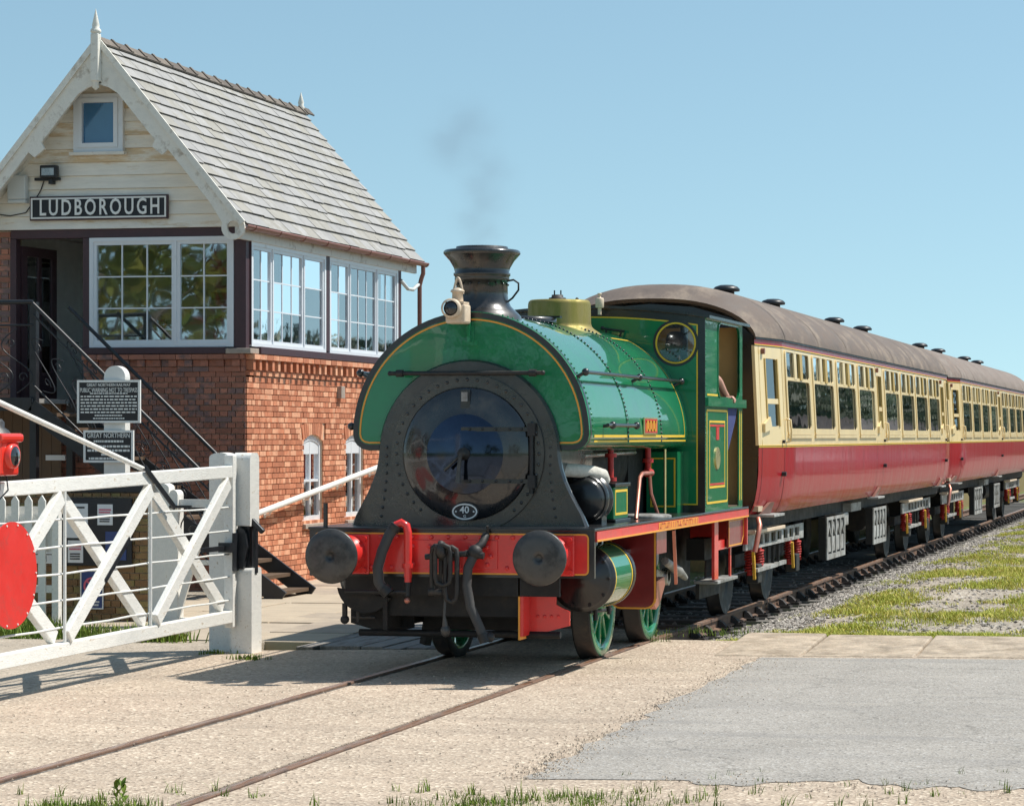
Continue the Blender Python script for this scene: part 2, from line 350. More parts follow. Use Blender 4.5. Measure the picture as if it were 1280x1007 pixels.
def outline(mb, poly, fn, d, wd, w0, w1, closed=True):
    """thin painted line: band of width wd, inset d from polygon"""
    return mb.plate(offset_poly(poly, d), [offset_poly(poly, d + wd)], fn, w0, w1)
# ---------------------------------------------------------------- ground, road, track
from mathutils import noise as mn
def aggregate(name, base, dark, light, scale, rough=.95, bump=.004, patch=.12, stain=None, crack=0., oil=None):
    """surface dressing: small chippings of several tones in a binder"""
    m = bpy.data.materials.new(name); m.use_nodes = True; MATS[name] = m
    nt = m.node_tree; N = nt.nodes; L = nt.links; b = N['Principled BSDF']
    g = N.new('ShaderNodeNewGeometry'); v = N.new('ShaderNodeTexVoronoi'); v.inputs['Scale'].default_value = scale
    L.new(g.outputs['Position'], v.inputs['Vector'])
    sp = N.new('ShaderNodeSeparateColor'); L.new(v.outputs['Color'], sp.inputs[0])
    cr = N.new('ShaderNodeValToRGB'); e = cr.color_ramp.elements
    e[0].position = 0; e[0].color = (*dark, 1); e[1].position = 1; e[1].color = (*light, 1)
    for p, c in ((.14, base), (.8, base)): q = e.new(p); q.color = (*c, 1)
    L.new(sp.outputs[0], cr.inputs[0])
    n = N.new('ShaderNodeTexNoise'); n.inputs['Scale'].default_value = .8; n.inputs['Detail'].default_value = 7; n.inputs['Roughness'].default_value = .7; L.new(g.outputs['Position'], n.inputs['Vector'])
    mr = N.new('ShaderNodeMapRange'); mr.inputs[1].default_value = .3; mr.inputs[2].default_value = .7; mr.inputs[3].default_value = 1 - patch; mr.inputs[4].default_value = 1 + patch; L.new(n.outputs['Fac'], mr.inputs[0])
    vm = N.new('ShaderNodeVectorMath'); vm.operation = 'SCALE'; L.new(cr.outputs[0], vm.inputs[0]); L.new(mr.outputs[0], vm.inputs['Scale']); cur = vm.outputs[0]
    if stain:
        n2 = N.new('ShaderNodeTexNoise'); n2.inputs['Scale'].default_value = 1.7; n2.inputs['Detail'].default_value = 8; n2.inputs['Roughness'].default_value = .75
        mp = N.new('ShaderNodeMapping'); mp.inputs['Scale'].default_value = (.35, 1.3, 1); L.new(g.outputs['Position'], mp.inputs['Vector']); L.new(mp.outputs[0], n2.inputs['Vector'])
        r2 = N.new('ShaderNodeMapRange'); r2.inputs[1].default_value = .55; r2.inputs[2].default_value = .72; r2.inputs[4].default_value = .6; L.new(n2.outputs['Fac'], r2.inputs[0])
        mx = N.new('ShaderNodeMix'); mx.data_type = 'RGBA'; L.new(r2.outputs[0], mx.inputs[0]); L.new(cur, mx.inputs[6]); mx.inputs[7].default_value = (*stain, 1); cur = mx.outputs[2]
    if oil:                                                # soft dark drips and tyre scuffs, drawn out along the road
        n3 = N.new('ShaderNodeTexNoise'); n3.inputs['Scale'].default_value = 1.0; n3.inputs['Detail'].default_value = 5; n3.inputs['Roughness'].default_value = .6
        mp3 = N.new('ShaderNodeMapping'); mp3.inputs['Scale'].default_value = (.22, 1.9, 1); mp3.inputs['Location'].default_value = (4, 9, 0); L.new(g.outputs['Position'], mp3.inputs['Vector']); L.new(mp3.outputs[0], n3.inputs['Vector'])
        r3 = N.new('ShaderNodeMapRange'); r3.inputs[1].default_value = .52; r3.inputs[2].default_value = .74; r3.inputs[4].default_value = .75; L.new(n3.outputs['Fac'], r3.inputs[0])
        m3 = N.new('ShaderNodeMix'); m3.data_type = 'RGBA'; L.new(r3.outputs[0], m3.inputs[0]); L.new(cur, m3.inputs[6]); m3.inputs[7].default_value = (*oil, 1); cur = m3.outputs[2]
    if crack:
        nd = N.new('ShaderNodeTexNoise'); nd.inputs['Scale'].default_value = 1.6; nd.inputs['Detail'].default_value = 5; L.new(g.outputs['Position'], nd.inputs['Vector'])
        ma = N.new('ShaderNodeVectorMath'); ma.operation = 'MULTIPLY_ADD'; ma.inputs[1].default_value = (.9, .9, 0); L.new(nd.outputs['Color'], ma.inputs[0]); L.new(g.outputs['Position'], ma.inputs[2])
        vc = N.new('ShaderNodeTexVoronoi'); vc.feature = 'DISTANCE_TO_EDGE'; vc.inputs['Scale'].default_value = .45; L.new(ma.outputs[0], vc.inputs['Vector'])
        rc = N.new('ShaderNodeMapRange'); rc.inputs[1].default_value = .002; rc.inputs[2].default_value = .008; rc.inputs[3].default_value = 1 - crack; rc.inputs[4].default_value = 1; L.new(vc.outputs['Distance'], rc.inputs[0])
        vk = N.new('ShaderNodeVectorMath'); vk.operation = 'SCALE'; L.new(cur, vk.inputs[0]); L.new(rc.outputs[0], vk.inputs['Scale']); cur = vk.outputs[0]
    L.new(cur, b.inputs['Base Color']); b.inputs['Roughness'].default_value = rough
    bp = N.new('ShaderNodeBump'); bp.inputs['Distance'].default_value = bump; L.new(v.outputs['Distance'], bp.inputs['Height']); L.new(bp.outputs[0], b.inputs['Normal'])
    return m
aggregate('road_chip', (.44, .348, .262), (.15, .11, .08), (.70, .60, .47), 46, patch=.13, stain=(.36, .28, .205), bump=.007, oil=(.30, .235, .18))
aggregate('asphalt', (.315, .288, .254), (.14, .13, .12), (.44, .42, .39), 60, patch=.14, stain=(.42, .385, .33), bump=.004, crack=.22, oil=(.24, .225, .21))
aggregate('lane', (.40, .335, .26), (.17, .14, .11), (.55, .48, .4), 50, patch=.2, stain=(.25, .22, .19))
aggregate('earth', (.34, .295, .235), (.12, .10, .075), (.5, .46, .4), 28, patch=.3, stain=(.25, .25, .09), bump=.02)
aggregate('field', (.10, .13, .035), (.05, .07, .02), (.2, .2, .07), 9, patch=.3, stain=(.20, .18, .07), bump=.03)
aggregate('ballast_bed', (.13, .115, .098), (.03, .026, .02), (.27, .245, .21), 20, patch=.2, bump=.03)

def sheet(name, poly, z, m, thick=.05, label=None):
    mb = MB(); mb.prism(poly, lambda u, v, w: (u, v, w), z - thick, z)
    return tag(mb.build(name, m), kind='structure', label=label)
mb = MB(); mb.add([(-2500, -2500, -.20), (2500, -2500, -.20), (2500, 2500, -.20), (-2500, 2500, -.20)], [(0, 1, 2, 3)])
tag(mb.build('ground', 'field'), kind='structure')
RW = .035                                            # half of a rail head
GX = .7525                                           # rail centre
YN, YE = 13.2, 25.05                                 # near and far edge of the roadway
def ragged(x0, x1, y, amp, n=40):
    return [(x0 + (x1 - x0) * i / n, y + amp * mn.noise(Vector((x0 + (x1 - x0) * i / n * 1.9, y, 3)))) for i in range(n + 1)]
sheet('road', ragged(GX + RW + .012, 30, YN, .5) + [(30, YE), (GX + RW + .012, YE)], -.012, 'road_chip', .12)
sheet('road', [(-GX + RW + .055, YN - 9), (GX - RW - .058, YN - 9), (GX - RW - .058, 26.3), (-GX + RW + .058, 26.3)], -.012, 'road_chip', .12)
sheet('road', ragged(-3.05, -GX - RW - .012, YN, .4, 12) + [(-GX - RW - .012, 23.55), (-3.05, 23.0)], -.012, 'road_chip', .12)
P = [on_z(*p) for p in ((658, 971), (700, 946), (760, 916), (850, 870), (946, 822))]
pol = []
for a_, b_ in zip(P, P[1:]):                          # ragged left edge of the patch
    for k in range(14):
        q = a_.lerp(b_, k / 14); e = .10 * mn.noise(Vector((q.x * 2.3, q.y * 2.3, 4))) + .05 * mn.noise(Vector((q.x * 11, q.y * 11, 4))); pol.append((q.x + e, q.y + e * .4))
pol.append((P[-1].x, P[-1].y))
pol += [(P[-1].x + .02, P[-1].y + .17), (30, P[-1].y + 2.6), (30, P[0].y - .1)] + [(x, P[0].y + .12 + .45 * mn.noise(Vector((x * 1.3, 0, 0))) + .22 * mn.noise(Vector((x * 5, 0, 0))) + .10 * mn.noise(Vector((x * 17, 0, 0)))) for x in [9 - .045 * i for i in range(128)]]
pol = [p for p in pol if True]
mbp = MB(); mbp.prism(pol[::-1] if False else pol, lambda u, v, w: (u, v, w), -.011, -.007)
tag(mbp.build('asphalt_patch', 'asphalt'), kind='structure')
for s in (-1, 1):                                      # flangeways packed with dirt
    mb = MB(); mb.box(s * (GX - RW - .03) - .0275, s * (GX - RW - .03) + .0275, YN - 9, 26.3, -.1, -.019); tag(mb.build('flangeway', 'ballast_bed'), kind='structure')
    mb = MB(); mb.box(s * (GX + RW + .007) - .004, s * (GX + RW + .007) + .004, YN - 9, 25.0, -.1, -.017); tag(mb.build('flangeway', 'ballast_bed'), kind='structure')
mb = MB(); rgc = random.Random(31)
for i in range(2600):                                  # loose chippings crumbled from the edges
    if i % 2: 
        t = rgc.random() * 3.999; q = P[int(t)].lerp(P[int(t) + 1], t % 1); x, y = q.x + rgc.gauss(0, .10), q.y + rgc.gauss(0, .10)
    else: x = rgc.uniform(-2.9, 8); y = P[0].y + rgc.gauss(0, .22) if x > 3 else rgc.uniform(14, 23)
    r_ = rgc.uniform(.004, .012); a = rgc.uniform(0, 6.28); z = -.008
    mb.add([(x + r_ * math.cos(a), y + r_ * math.sin(a), z), (x + r_ * math.cos(a + 2.1), y + r_ * math.sin(a + 2.1), z), (x + r_ * math.cos(a + 4.2), y + r_ * math.sin(a + 4.2), z), (x, y, z + r_ * .9)], [(0, 1, 3), (1, 2, 3), (2, 0, 3), (0, 2, 1)])
tag(mb.build('loose_chippings', 'road_chip'), 'loose sandy chippings scattered along the edges of the asphalt patch', 'chippings', kind='stuff')
# lane left of the gate, slabs towards the platform, planks beside the track
sheet('bounce_ground', [(-60, -45), (40, -45), (40, 12.4), (-3, 12.4), (-60, 11.9)], -.06, 'earth', .1)  # unseen bright ground added to bounce light onto the front faces
sheet('lane', [(-40, 12), (-3.062, 12), (-3.062, 23.1), (-3.062, 24.2), (-4.3, 24.0), (-40, 23.3)], -.016, 'lane', .12)
sheet('concrete_apron', [(-6.62, 25.9), (-4.5, 24.32), (-2.5, 24.32), (-2.5, 60), (-6.62, 60)], -.024, 'concrete', .12)
verge = [(-40, 23.31), (-4.32, 24.02), (-4.55, 24.3), (-6.64, 25.9), (-6.64, 32.3), (-40, 32.3)]
sheet('verge', verge, -.03, 'earth', .12)
pv = tag(bpy.data.objects.new('pavement', None), kind='structure'); COL.objects.link(pv); ORG[pv.name] = Vector()
rnd = random.Random(3)
for j, (y0, y1) in enumerate(((24.1, 25.2), (25.215, 26.6), (26.615, 28.1), (28.115, 29.7), (29.715, 31.4), (31.415, 33.2), (33.215, 35.2))):
    x = -2.52; k = 0
    while x > -6.2:
        w = rnd.uniform(.9, 1.5); x1 = max(x - w, -6.3)
        ya = max(y0, 24.35 if x < -3.06 else 23.6)
        if not (x1 < -4.6 and y0 < 25.95): MB().box(x1 + .008, x - .008, ya, y1, -.10, -.004 - rnd.random() * .012).build('paving_slab', 'paving', pv, bevel=.006)
        x = x1
pf0 = tag(bpy.data.objects.new('platform', None), kind='structure'); COL.objects.link(pf0); ORG[pf0.name] = Vector()
MB().box(-5.2, -1.78, 41, 140, -.2, .80).build('platform_wall', 'brick_stock', pf0)
for i in range(50): MB().box(-5.25, -1.70, 40.95 + i * 1.98, 42.91 + i * 1.98, .802, .87).build('platform_slab', 'paving', pf0, bevel=.01)
pl = tag(bpy.data.objects.new('timber_crossing', None), kind='structure'); COL.objects.link(pl); ORG[pl.name] = Vector()
x = -.83
for i in range(8):
    w = rnd.uniform(.16, .24); y0 = 23.62 + rnd.uniform(-.05, .12)
    ye = 27.6 + rnd.uniform(-.2, .2)
    MB().box(x - w, x - .012, y0, ye, -.11, -.006 - rnd.random() * .012).build('plank', 'plank_grey', pl, bevel=.006); x -= w
# kerb of cast concrete along the far side of the road
kb = tag(bpy.data.objects.new('kerb', None), kind='structure'); COL.objects.link(kb); ORG[kb.name] = Vector()
xs = [1.72, 2.55, 3.62, 4.9, 6.2, 7.5, 9, 10.5, 12]
for a, b2 in zip(xs, xs[1:]):
    d = (a - 1.7) * .10
    mb = MB(); s0 = .055
    za = .02 + rnd.uniform(-.006, .006)
    mb.add([(a + .005, 23.28 + d, -.1), (b2 - .005, 23.28 + d + .1, -.1), (b2 - .012, 25.03, -.1), (a + .012, 25.03, -.1),
            (a + .012, 23.28 + d, -.003), (b2 - .012, 23.28 + d + .1, -.003), (b2 - .012, 25.03, za + s0), (a + .012, 25.03, za + s0)],
           [(0, 1, 2, 3), (4, 5, 6, 7), (0, 1, 5, 4), (1, 2, 6, 5), (2, 3, 7, 6), (3, 0, 4, 7)])
    mb.build('kerb_stone', 'kerb_concrete', kb, bevel=.02)

# ---- railway track
tr = tag(bpy.data.objects.new('railway_track', None), kind='structure'); COL.objects.link(tr); ORG[tr.name] = Vector()
for sx in (-1, 1):
    mb = MB(); x = sx * GX
    prof = [(-.065, -.15), (.065, -.15), (.065, -.135), (.012, -.12), (.012, -.045), (RW, -.035), (RW, -.006), (RW - .006, 0), (-RW + .006, 0), (-RW, -.006), (-RW, -.035), (-.012, -.045), (-.012, -.12), (-.065, -.135)]
    n = len(prof); ya, yb = -6., 150.
    A = [(x + u, ya, v) for u, v in prof]; B = [(x + u, yb, v) for u, v in prof]
    fs = [(i, (i + 1) % n, n + (i + 1) % n, n + i) for i in range(n)]
    mb.add(A + B, [f for i, f in enumerate(fs) if i != 7]); mb.cm = 1
    mb.add([(x + RW - .006, ya, 0), (x - RW + .006, ya, 0), (x - RW + .006, yb, 0), (x + RW - .006, yb, 0)], [(0, 1, 2, 3)])
    mb.build('rail', ['rail_side', 'rail_top'], tr)
def chair():
    mb = MB(); mb.box(-.19, .19, -.10, .10, -.005, .035)
    for s in (-1, 1):
        mb.add([(s * .15, -.07, .03), (s * .15, .07, .03), (s * .035, .075, .03), (s * .035, -.075, .03), (s * .085, -.05, .10), (s * .085, .05, .10), (s * .035, .05, .125), (s * .035, -.05, .125)],
               [(0, 1, 5, 4), (1, 2, 6, 5), (2, 3, 7, 6), (3, 0, 4, 7), (4, 5, 6, 7)])
        mb.cyl((s * .155, -.05, .03), (s * .155, -.05, .06), .018, n=6); mb.cyl((s * .155, .05, .03), (s * .155, .05, .06), .018, n=6)
    mb.box(-.075, -.03, -.11, .11, .06, .105)
    return mb
chm = chair().mesh('chair'); chm.materials.append(MATS['chair_iron'])
slm = MB().box(-1.33, 1.33, -.125, .125, -.13, 0).mesh('sleeper'); slm.materials.append(MATS['sleeper'])
y = 26.75; i = 0
while y < 84:
    o = bpy.data.objects.new('sleeper', slm); COL.objects.link(o); o.parent = tr; o.location = (rnd.uniform(-.03, .03), y, -.165 + rnd.uniform(-.006, .006)); o.rotation_euler.z = rnd.uniform(-.012, .012)
    for sx in ((1,) if y > 60 else (-1, 1)):
        c = bpy.data.objects.new('rail_chair', chm); COL.objects.link(c); c.parent = o; c.location = (sx * GX, 0, 0)
        if sx < 0: c.rotation_euler.z = PI
    y += .76
mb = MB(); nx, ny = 20, 70
def bedz(x, y):
    z = -.20 if abs(x) < 1.25 else -.20 - min(.06, .05 * (abs(x) - 1.25))
    return z + .02 * mn.noise(Vector((x * 4, y * 4, 0)))
def grid(mb, x0, x1, nx, y0, y1, ny, fz):
    mb.add([(x0 + (x1 - x0) * i / nx, y0 + (y1 - y0) * j / ny, fz(x0 + (x1 - x0) * i / nx, y0 + (y1 - y0) * j / ny)) for j in range(ny + 1) for i in range(nx + 1)],
           [(j * (nx + 1) + i, j * (nx + 1) + i + 1, (j + 1) * (nx + 1) + i + 1, (j + 1) * (nx + 1) + i) for j in range(ny) for i in range(nx)], True)
grid(mb, -2.45, 1.5, 20, 25.1, 150, 300, bedz)
tag(mb.build('ballast', 'ballast_bed'), kind='structure')
def vz(x, y):
    t = min(1, max(0, (x - 1.2) / .8)); k = max(0, 1 - (y - 25.05) / 1.6)
    return -.17 + t * .09 + .05 * mn.noise(Vector((x * .9, y * .6, 5))) * t + .02 * mn.noise(Vector((x * 4, y * 4, 1))) + k * .07
mb = MB(); grid(mb, 1.15, 14, 60, 25.04, 150, 420, vz)
tag(mb.build('verge', 'earth'), kind='structure')
# loose stones: along the shoulder and over the verge
def stone(mb, c, r, rg):
    """one chipping: an irregular octahedron"""
    a, b2 = rg.uniform(0, 6.28), rg.uniform(.5, .85)
    vs = []
    for k in range(4):
        q = a + k * PI / 2 + rg.uniform(-.4, .4); rr = r * rg.uniform(.7, 1.25)
        vs.append((c[0] + rr * math.cos(q), c[1] + rr * math.sin(q), c[2] + r * rg.uniform(-.2, .3)))
    vs += [(c[0] + r * rg.uniform(-.3, .3), c[1] + r * rg.uniform(-.3, .3), c[2] + r * b2), (c[0], c[1], c[2] - r * b2)]
    mb.add(vs, [(0, 1, 4), (1, 2, 4), (2, 3, 4), (3, 0, 4), (1, 0, 5), (2, 1, 5), (3, 2, 5), (0, 3, 5)])
rg = random.Random(11); mb = MB()
for i in range(15000):
    y = 25.3 + 50 * rg.random() ** 1.7; x = rg.uniform(.92, 1.25) + abs(rg.gauss(0, .30))
    if x > 7 - .085 * y + 1.5: continue
    z = vz(x, y) if x > 1.15 else bedz(x, y)
    stone(mb, (x, y, z + .01), rg.uniform(.018, .042), rg)
for i in range(4500):
    y = 25.2 + 40 * rg.random() ** 1.6; x = rg.uniform(1.5, 6.6 - .07 * y)
    if mn.noise(Vector((x * .8, y * .45, 9))) > .12: continue
    stone(mb, (x, y, vz(x, y) + .006), rg.uniform(.012, .032), rg)
for i in range(2500):
    y = 25.2 + 20 * rg.random(); x = rg.uniform(-2.4, -.9) if rg.random() < .5 else rg.uniform(-.65, .65)
    if y < 27.9 and x < -.7: continue
    if y < 26.4: continue
    stone(mb, (x, y, bedz(x, y) + .01), rg.uniform(.02, .04), rg)
tag(mb.build('ballast_stones', 'ballast_stone'), 'loose grey ballast stones along the rail and over the verge', 'ballast', kind='stuff')
# ---- grass
def blade(mb, c, h, rg, w=.006, lean=.5):
    a = rg.uniform(0, 2 * PI); dx, dy = math.cos(a), math.sin(a); l = h * lean * rg.random()
    px, py = -dy * w, dx * w
    mb.add([(c[0] - px, c[1] - py, c[2]), (c[0] + px, c[1] + py, c[2]), (c[0] + dx * l * .4 + px * .7, c[1] + dy * l * .4 + py * .7, c[2] + h * .6), (c[0] + dx * l * .4 - px * .7, c[1] + dy * l * .4 - py * .7, c[2] + h * .6),
            (c[0] + dx * l, c[1] + dy * l, c[2] + h)], [(0, 1, 2, 3), (3, 2, 4)])
mb = MB()
for i in range(170000):
    y = 25.1 + 45 * rg.random() ** 1.8; x = rg.uniform(1.25, max(1.6, 6.9 - .075 * y))
    d = mn.noise(Vector((x * .8, y * .45, 9))) + .55 * mn.noise(Vector((x * 3.1, y * 2.2, 2))) + (.30 if y < 26.4 and x > 1.9 else 0) - (.40 if x < 1.55 else .15 if x < 1.9 else 0) * min(1, max(0, (y - 25.4)))
    if d < -.28 + .55 * rg.random(): continue
    blade(mb, (x, y, vz(x, y) - .005), rg.uniform(.02, .065) * (1 + d), rg, .005, 1.2)
tag(mb.build('verge_grass', 'grass_blade'), 'yellowing green grass in patches on the verge beside the track', 'grass', kind='stuff')
mb = MB()
for i in range(26000):
    x = rg.uniform(-14, -4.3); y = rg.uniform(23.2, 26.55)
    if y < 23.35 + (.55 if x > -6 else .1) + .3 * mn.noise(Vector((x, y, 0))): continue
    if x > -6.6 and y > 24 and x > -6.64 + (25.9 - y) * 1.25: continue
    blade(mb, (x, y, -.035), rg.uniform(.06, .20), rg, .008, .8)
for (px, py, n, sp, h) in ((196, 799, 500, .35, .22), (312, 822, 90, .2, .08), (268, 815, 60, .15, .07)):
    c = on_z(px, py)
    for i in range(n): blade(mb, (c.x + rg.gauss(0, sp * .5), c.y + rg.gauss(0, sp * .3), -.025), rg.uniform(.4, 1) * h, rg, .008, 1)
tag(mb.build('wall_foot_grass', 'grass_lush'), 'long green grass at the foot of the low brick wall', 'grass', kind='stuff')
mb = MB()
def tuft(px, py, n, sx, sy, h, w=.004):
    c = on_z(px, py)
    for i in range(n):
        blade(mb, (c.x + rg.gauss(0, sx), c.y + rg.gauss(0, sy), -.02), rg.uniform(.3, 1) * h, rg, w, .9)
for px in range(520, 860, 12):
    tuft(px + rg.uniform(-8, 8), 1004 + rg.uniform(-10, 10), int(rg.uniform(20, 60) * (1.5 if 560 < px < 760 else .6)), .06, .10, rg.uniform(.04, .10), .0032)
for px in range(50, 190, 12): tuft(px + rg.uniform(-6, 6), 1008 + rg.uniform(-3, 6), 45, .04, .08, rg.uniform(.06, .13))
for i in range(46): tuft(rg.uniform(0, 1280), rg.uniform(985, 1012), 9, .02, .02, rg.uniform(.04, .11))
for i in range(22): tuft(rg.uniform(640, 1280), rg.uniform(960, 995), 6, .02, .02, rg.uniform(.03, .08), .0025)
for (px, py) in ((818, 800), (828, 793), (905, 792), (940, 790), (990, 793), (870, 788)): tuft(px, py, 50, .10, .06, .10)
tag(mb.build('roadside_grass', 'grass_lush'), 'sparse green grass and weeds along the near edge of the road', 'grass', kind='stuff')
# broad leaved weed in the foreground
c = on_z(150, 1004); wd = thing('dock_plant', (c.x, c.y, -.012), 'broad leaved green weed at the near road edge beside the rail', 'weed')
lm = MB()
for k in range(5):
    t = -.5 + k / 4; 
    lm.add([(-.0, 0, 0)], []) if False else None
pts = [(0, 0, 0), (.03, .04, .03), (.036, .09, .045), (.02, .14, .035), (0, .17, .02), (-.02, .14, .035), (-.036, .09, .045), (-.03, .04, .03), (0, .09, .035)]
lm.add(pts, [(0, 1, 8), (1, 2, 8), (2, 3, 8), (3, 4, 8), (4, 5, 8), (5, 6, 8), (6, 7, 8), (7, 0, 8)], True)
lme = lm.mesh('leaf'); lme.materials.append(MATS['grass_lush'])
for k in range(16):
    o = bpy.data.objects.new('leaf', lme); COL.objects.link(o); o.parent = wd; a = k * 2.4
    o.location = (.02 * math.cos(a), .02 * math.sin(a), .02 + .006 * k); o.rotation_euler = (R(15 + 3.2 * k), 0, a); s = rg.uniform(.3, .5); o.scale = (s, s, s)
# ---- trees round the place (behind and beside the camera; seen mirrored in the windows)
def tree(loc, h, r, label, group, m='leaf', n=5200, seed=0):
    g = random.Random(seed); t = thing('tree', loc, label, 'tree', group); X, Y, Z = loc
    mb = MB(); mb.tube([(X, Y, -.25), (X + .1, Y, h * .2), (X - .1, Y + .1, h * .45), (X, Y, h * .7)], [.28, .22, .16, .07], 8)
    tips = []
    for k in range(9):
        a = k * 2.4; z0 = h * (.25 + .05 * k); e = (X + r * .65 * math.cos(a), Y + r * .65 * math.sin(a), z0 + h * .18)
        mb.tube([(X, Y, z0), (X + r * .3 * math.cos(a), Y + r * .3 * math.sin(a), z0 + h * .06), e], [.09, .06, .025], 6); tips.append(e)
    mb.build('trunk', 'bark', t)
    mb = MB(); cl = []
    for k in range(34):
        a = g.uniform(0, 6.28); u = g.uniform(-.9, 1); q = math.sqrt(max(0, 1 - u * u)) * g.uniform(.5, 1)
        cl.append((X + r * q * math.cos(a), Y + r * q * math.sin(a), h * .6 + h * .36 * u, g.uniform(.22, .4) * r))
    for i in range(n):
        c = g.choice(cl); d = Vector((g.gauss(0, 1), g.gauss(0, 1), g.gauss(0, 1))).normalized() * c[3] * g.uniform(.5, 1.05)
        p = Vector(c[:3]) + d; s = g.uniform(.09, .2); A = Vector((g.gauss(0, 1), g.gauss(0, 1), g.gauss(0, 1))).normalized() * s; B = A.orthogonal().normalized() * s * .7
        mb.add([p - A, p + B, p + A, p - B], [(0, 1, 2, 3)])
    mb.build('crown', m, t); return t
k = 0
for (x, y, h, r, m, lab) in ((-21, 6, 8.5, 3.4, 'leaf', 'round green tree by the lane'), (-26, 1, 10, 4, 'leaf', 'tall spreading green tree by the lane'), (-25, 11, 9, 3, 'leaf', 'narrow green tree next to the spreading one'),
                             (-20, -1, 7, 2.4, 'leaf_red', 'copper leaved tree by the lane'), (-31, 6, 11, 4.2, 'leaf', 'tallest green tree behind the copper one'),
                             (-4, -62, 8, 5, 'leaf', 'broad green tree across the road'), (10, -70, 8, 4.5, 'leaf', 'rounded green tree across the road'), (-22, -60, 9, 5, 'leaf', 'dense green tree across the road')):
    k += 1; tree((x, y, -.2), h, r, lab, 'trees standing round the crossing', m, 3000, k)
tree((-15.9, 62, -.2), 4.9, 1.7, 'small green tree growing behind the signal box', 'trees standing round the crossing', 'leaf', 2500, 77)

mb = MB(); g = random.Random(5)
for i in range(34000):
    y = 58 + 150 * g.random() ** 1.2; x = 12.5 + g.gauss(0, .7); top = 5.6 + .7 * mn.noise(Vector((y * .5, 0, 0))) + .3 * mn.noise(Vector((y * 1.7, 3, 0)))
    z = g.uniform(-.2, top); p = Vector((x - (.5 if z < top - .4 else 0), y, z)); q = g.uniform(.10, .24)
    A = Vector((g.gauss(0, 1), g.gauss(0, 1), g.gauss(0, 1))).normalized() * q; B = A.orthogonal().normalized() * q * .7
    mb.add([p - A, p + B, p + A, p - B], [(0, 1, 2, 3)])
tag(mb.build('hedge', 'leaf_dark'), 'long dense green hedge along the far side of the car park', 'hedge', kind='stuff')
def vehicle(loc, L, W, prof, glassp, m, label, cat):
    """body from a side profile (y, z), glass strip, wheels"""
    X, Y = loc; t = thing(cat.replace(' ', '_'), (X, Y, -.15), label, cat, 'vehicles parked beside the hedge')
    F = lambda u, v, w: (X + w * W / 2, Y + u * L, -.15 + v)
    MB().prism(prof, F, -1, 1).build('body', m, t, bevel=.10)
    for s in (-1, 1): MB().prism(glassp, F, s * .985, s * 1.003).build('side_window', 'door_black', t)
    for s in (-1, 1):
        for u in (-.31, .31): MB().lathe([(.18, s * .01), (.31, s * .0), (.32, -s * .05), (.32, -s * .2)], (X + s * W / 2, Y + u * L, .17), 'x', 20).build('wheel', 'rubber', t)
    for s in (-.7, .7): MB().box(X + s * W / 2 - .12, X + s * W / 2 + .12, Y - L / 2 - .02, Y - L / 2 + .06, .45, .62).build('headlight', 'steel', t)
vehicle((8.6, 75, ), 4.8, 1.9, [(-.5, .35), (.5, .35), (.5, 2.65), (.46, 2.75), (-.16, 2.75), (-.32, 1.55), (-.48, 1.2), (-.5, .8)], [(-.29, 1.55), (-.17, 2.35), (.0, 2.35), (.0, 1.55)], 'car_white', 'white van parked beside the hedge', 'van')
vehicle((8.8, 87, ), 4.2, 1.75, [(-.5, .3), (.5, .3), (.5, .9), (.42, 1.0), (.28, 1.45), (-.12, 1.45), (-.26, .98), (-.5, .85)], [(-.22, 1.0), (-.10, 1.36), (.25, 1.36), (.34, 1.0)], 'car_blue', 'blue car parked beyond the white van', 'car')
vehicle((8.8, 99, ), 4.2, 1.75, [(-.5, .3), (.5, .3), (.5, .9), (.42, 1.0), (.28, 1.45), (-.12, 1.45), (-.26, .98), (-.5, .85)], [(-.22, 1.0), (-.10, 1.36), (.25, 1.36), (.34, 1.0)], 'grey_plastic', 'silver car parked beyond the blue car', 'car')

sh = thing('shed', (11, 104, -.15), 'long low pale shed with a grey roof beyond the parked cars', 'shed')
MB().box(9.9, 12.0, 84, 124, -.2, 2.75).build('wall', 'grey_plastic', sh)
MB().prism([(9.6, 2.7), (12.3, 2.7), (12.3, 2.85), (10.95, 3.75), (9.6, 2.85)], lambda u, v, w: (u, w, v), 83.6, 124.4).build('roof', 'coach_roof', sh)
for i in range(9): MB().box(9.86, 9.898, 86 + i * 4.2, 88.4 + i * 4.2, .9 if i % 3 else -.15, 2.2).build('window' if i % 3 else 'door', 'door_black' if i % 3 else 'coach_red', sh)
# ---------------------------------------------------------------- signal box
BX0, BX1, BY0, BY1 = -10.40, -6.55, 32.20, 38.62
BT = 3.17                                              # top of brickwork
sb = thing('signal_box', (-8.46, 35, 0), 'brick and timber signal box with slate roof and white bargeboards', 'signal box')
def bond(u0, u1, z0, z1, holes, rg, ch=.0775, L=.228):
    """English bond: alternate courses of stretchers and headers, cut round the holes"""
    out = []; k = 0; z = z0
    while z + ch * .6 < z1:
        w = L if k % 2 == 0 else L / 2
        u = u0 - (0 if k % 2 == 0 else L / 4)
        while u < u1 - .01:
            a, b = max(u, u0), min(u + w, u1)
            if b - a > .03:
                segs = [(a, b)]
                for (h0, h1, g0, g1) in holes:
                    if z + ch / 2 > g0 and z + ch / 2 < g1:
                        ns = []
                        for (p, q) in segs:
                            if q <= h0 or p >= h1: ns.append((p, q))
                            else:
                                if p < h0 - .02: ns.append((p, h0))
                                if q > h1 + .02: ns.append((h1, q))
                        segs = ns
                for (p, q) in segs: out.append((p, q, z, min(z + ch, z1), abs(q - p - w) < 1e-6 and w == L))
            u += w
        z += ch; k += 1
    return out
BRICKMESH = {}
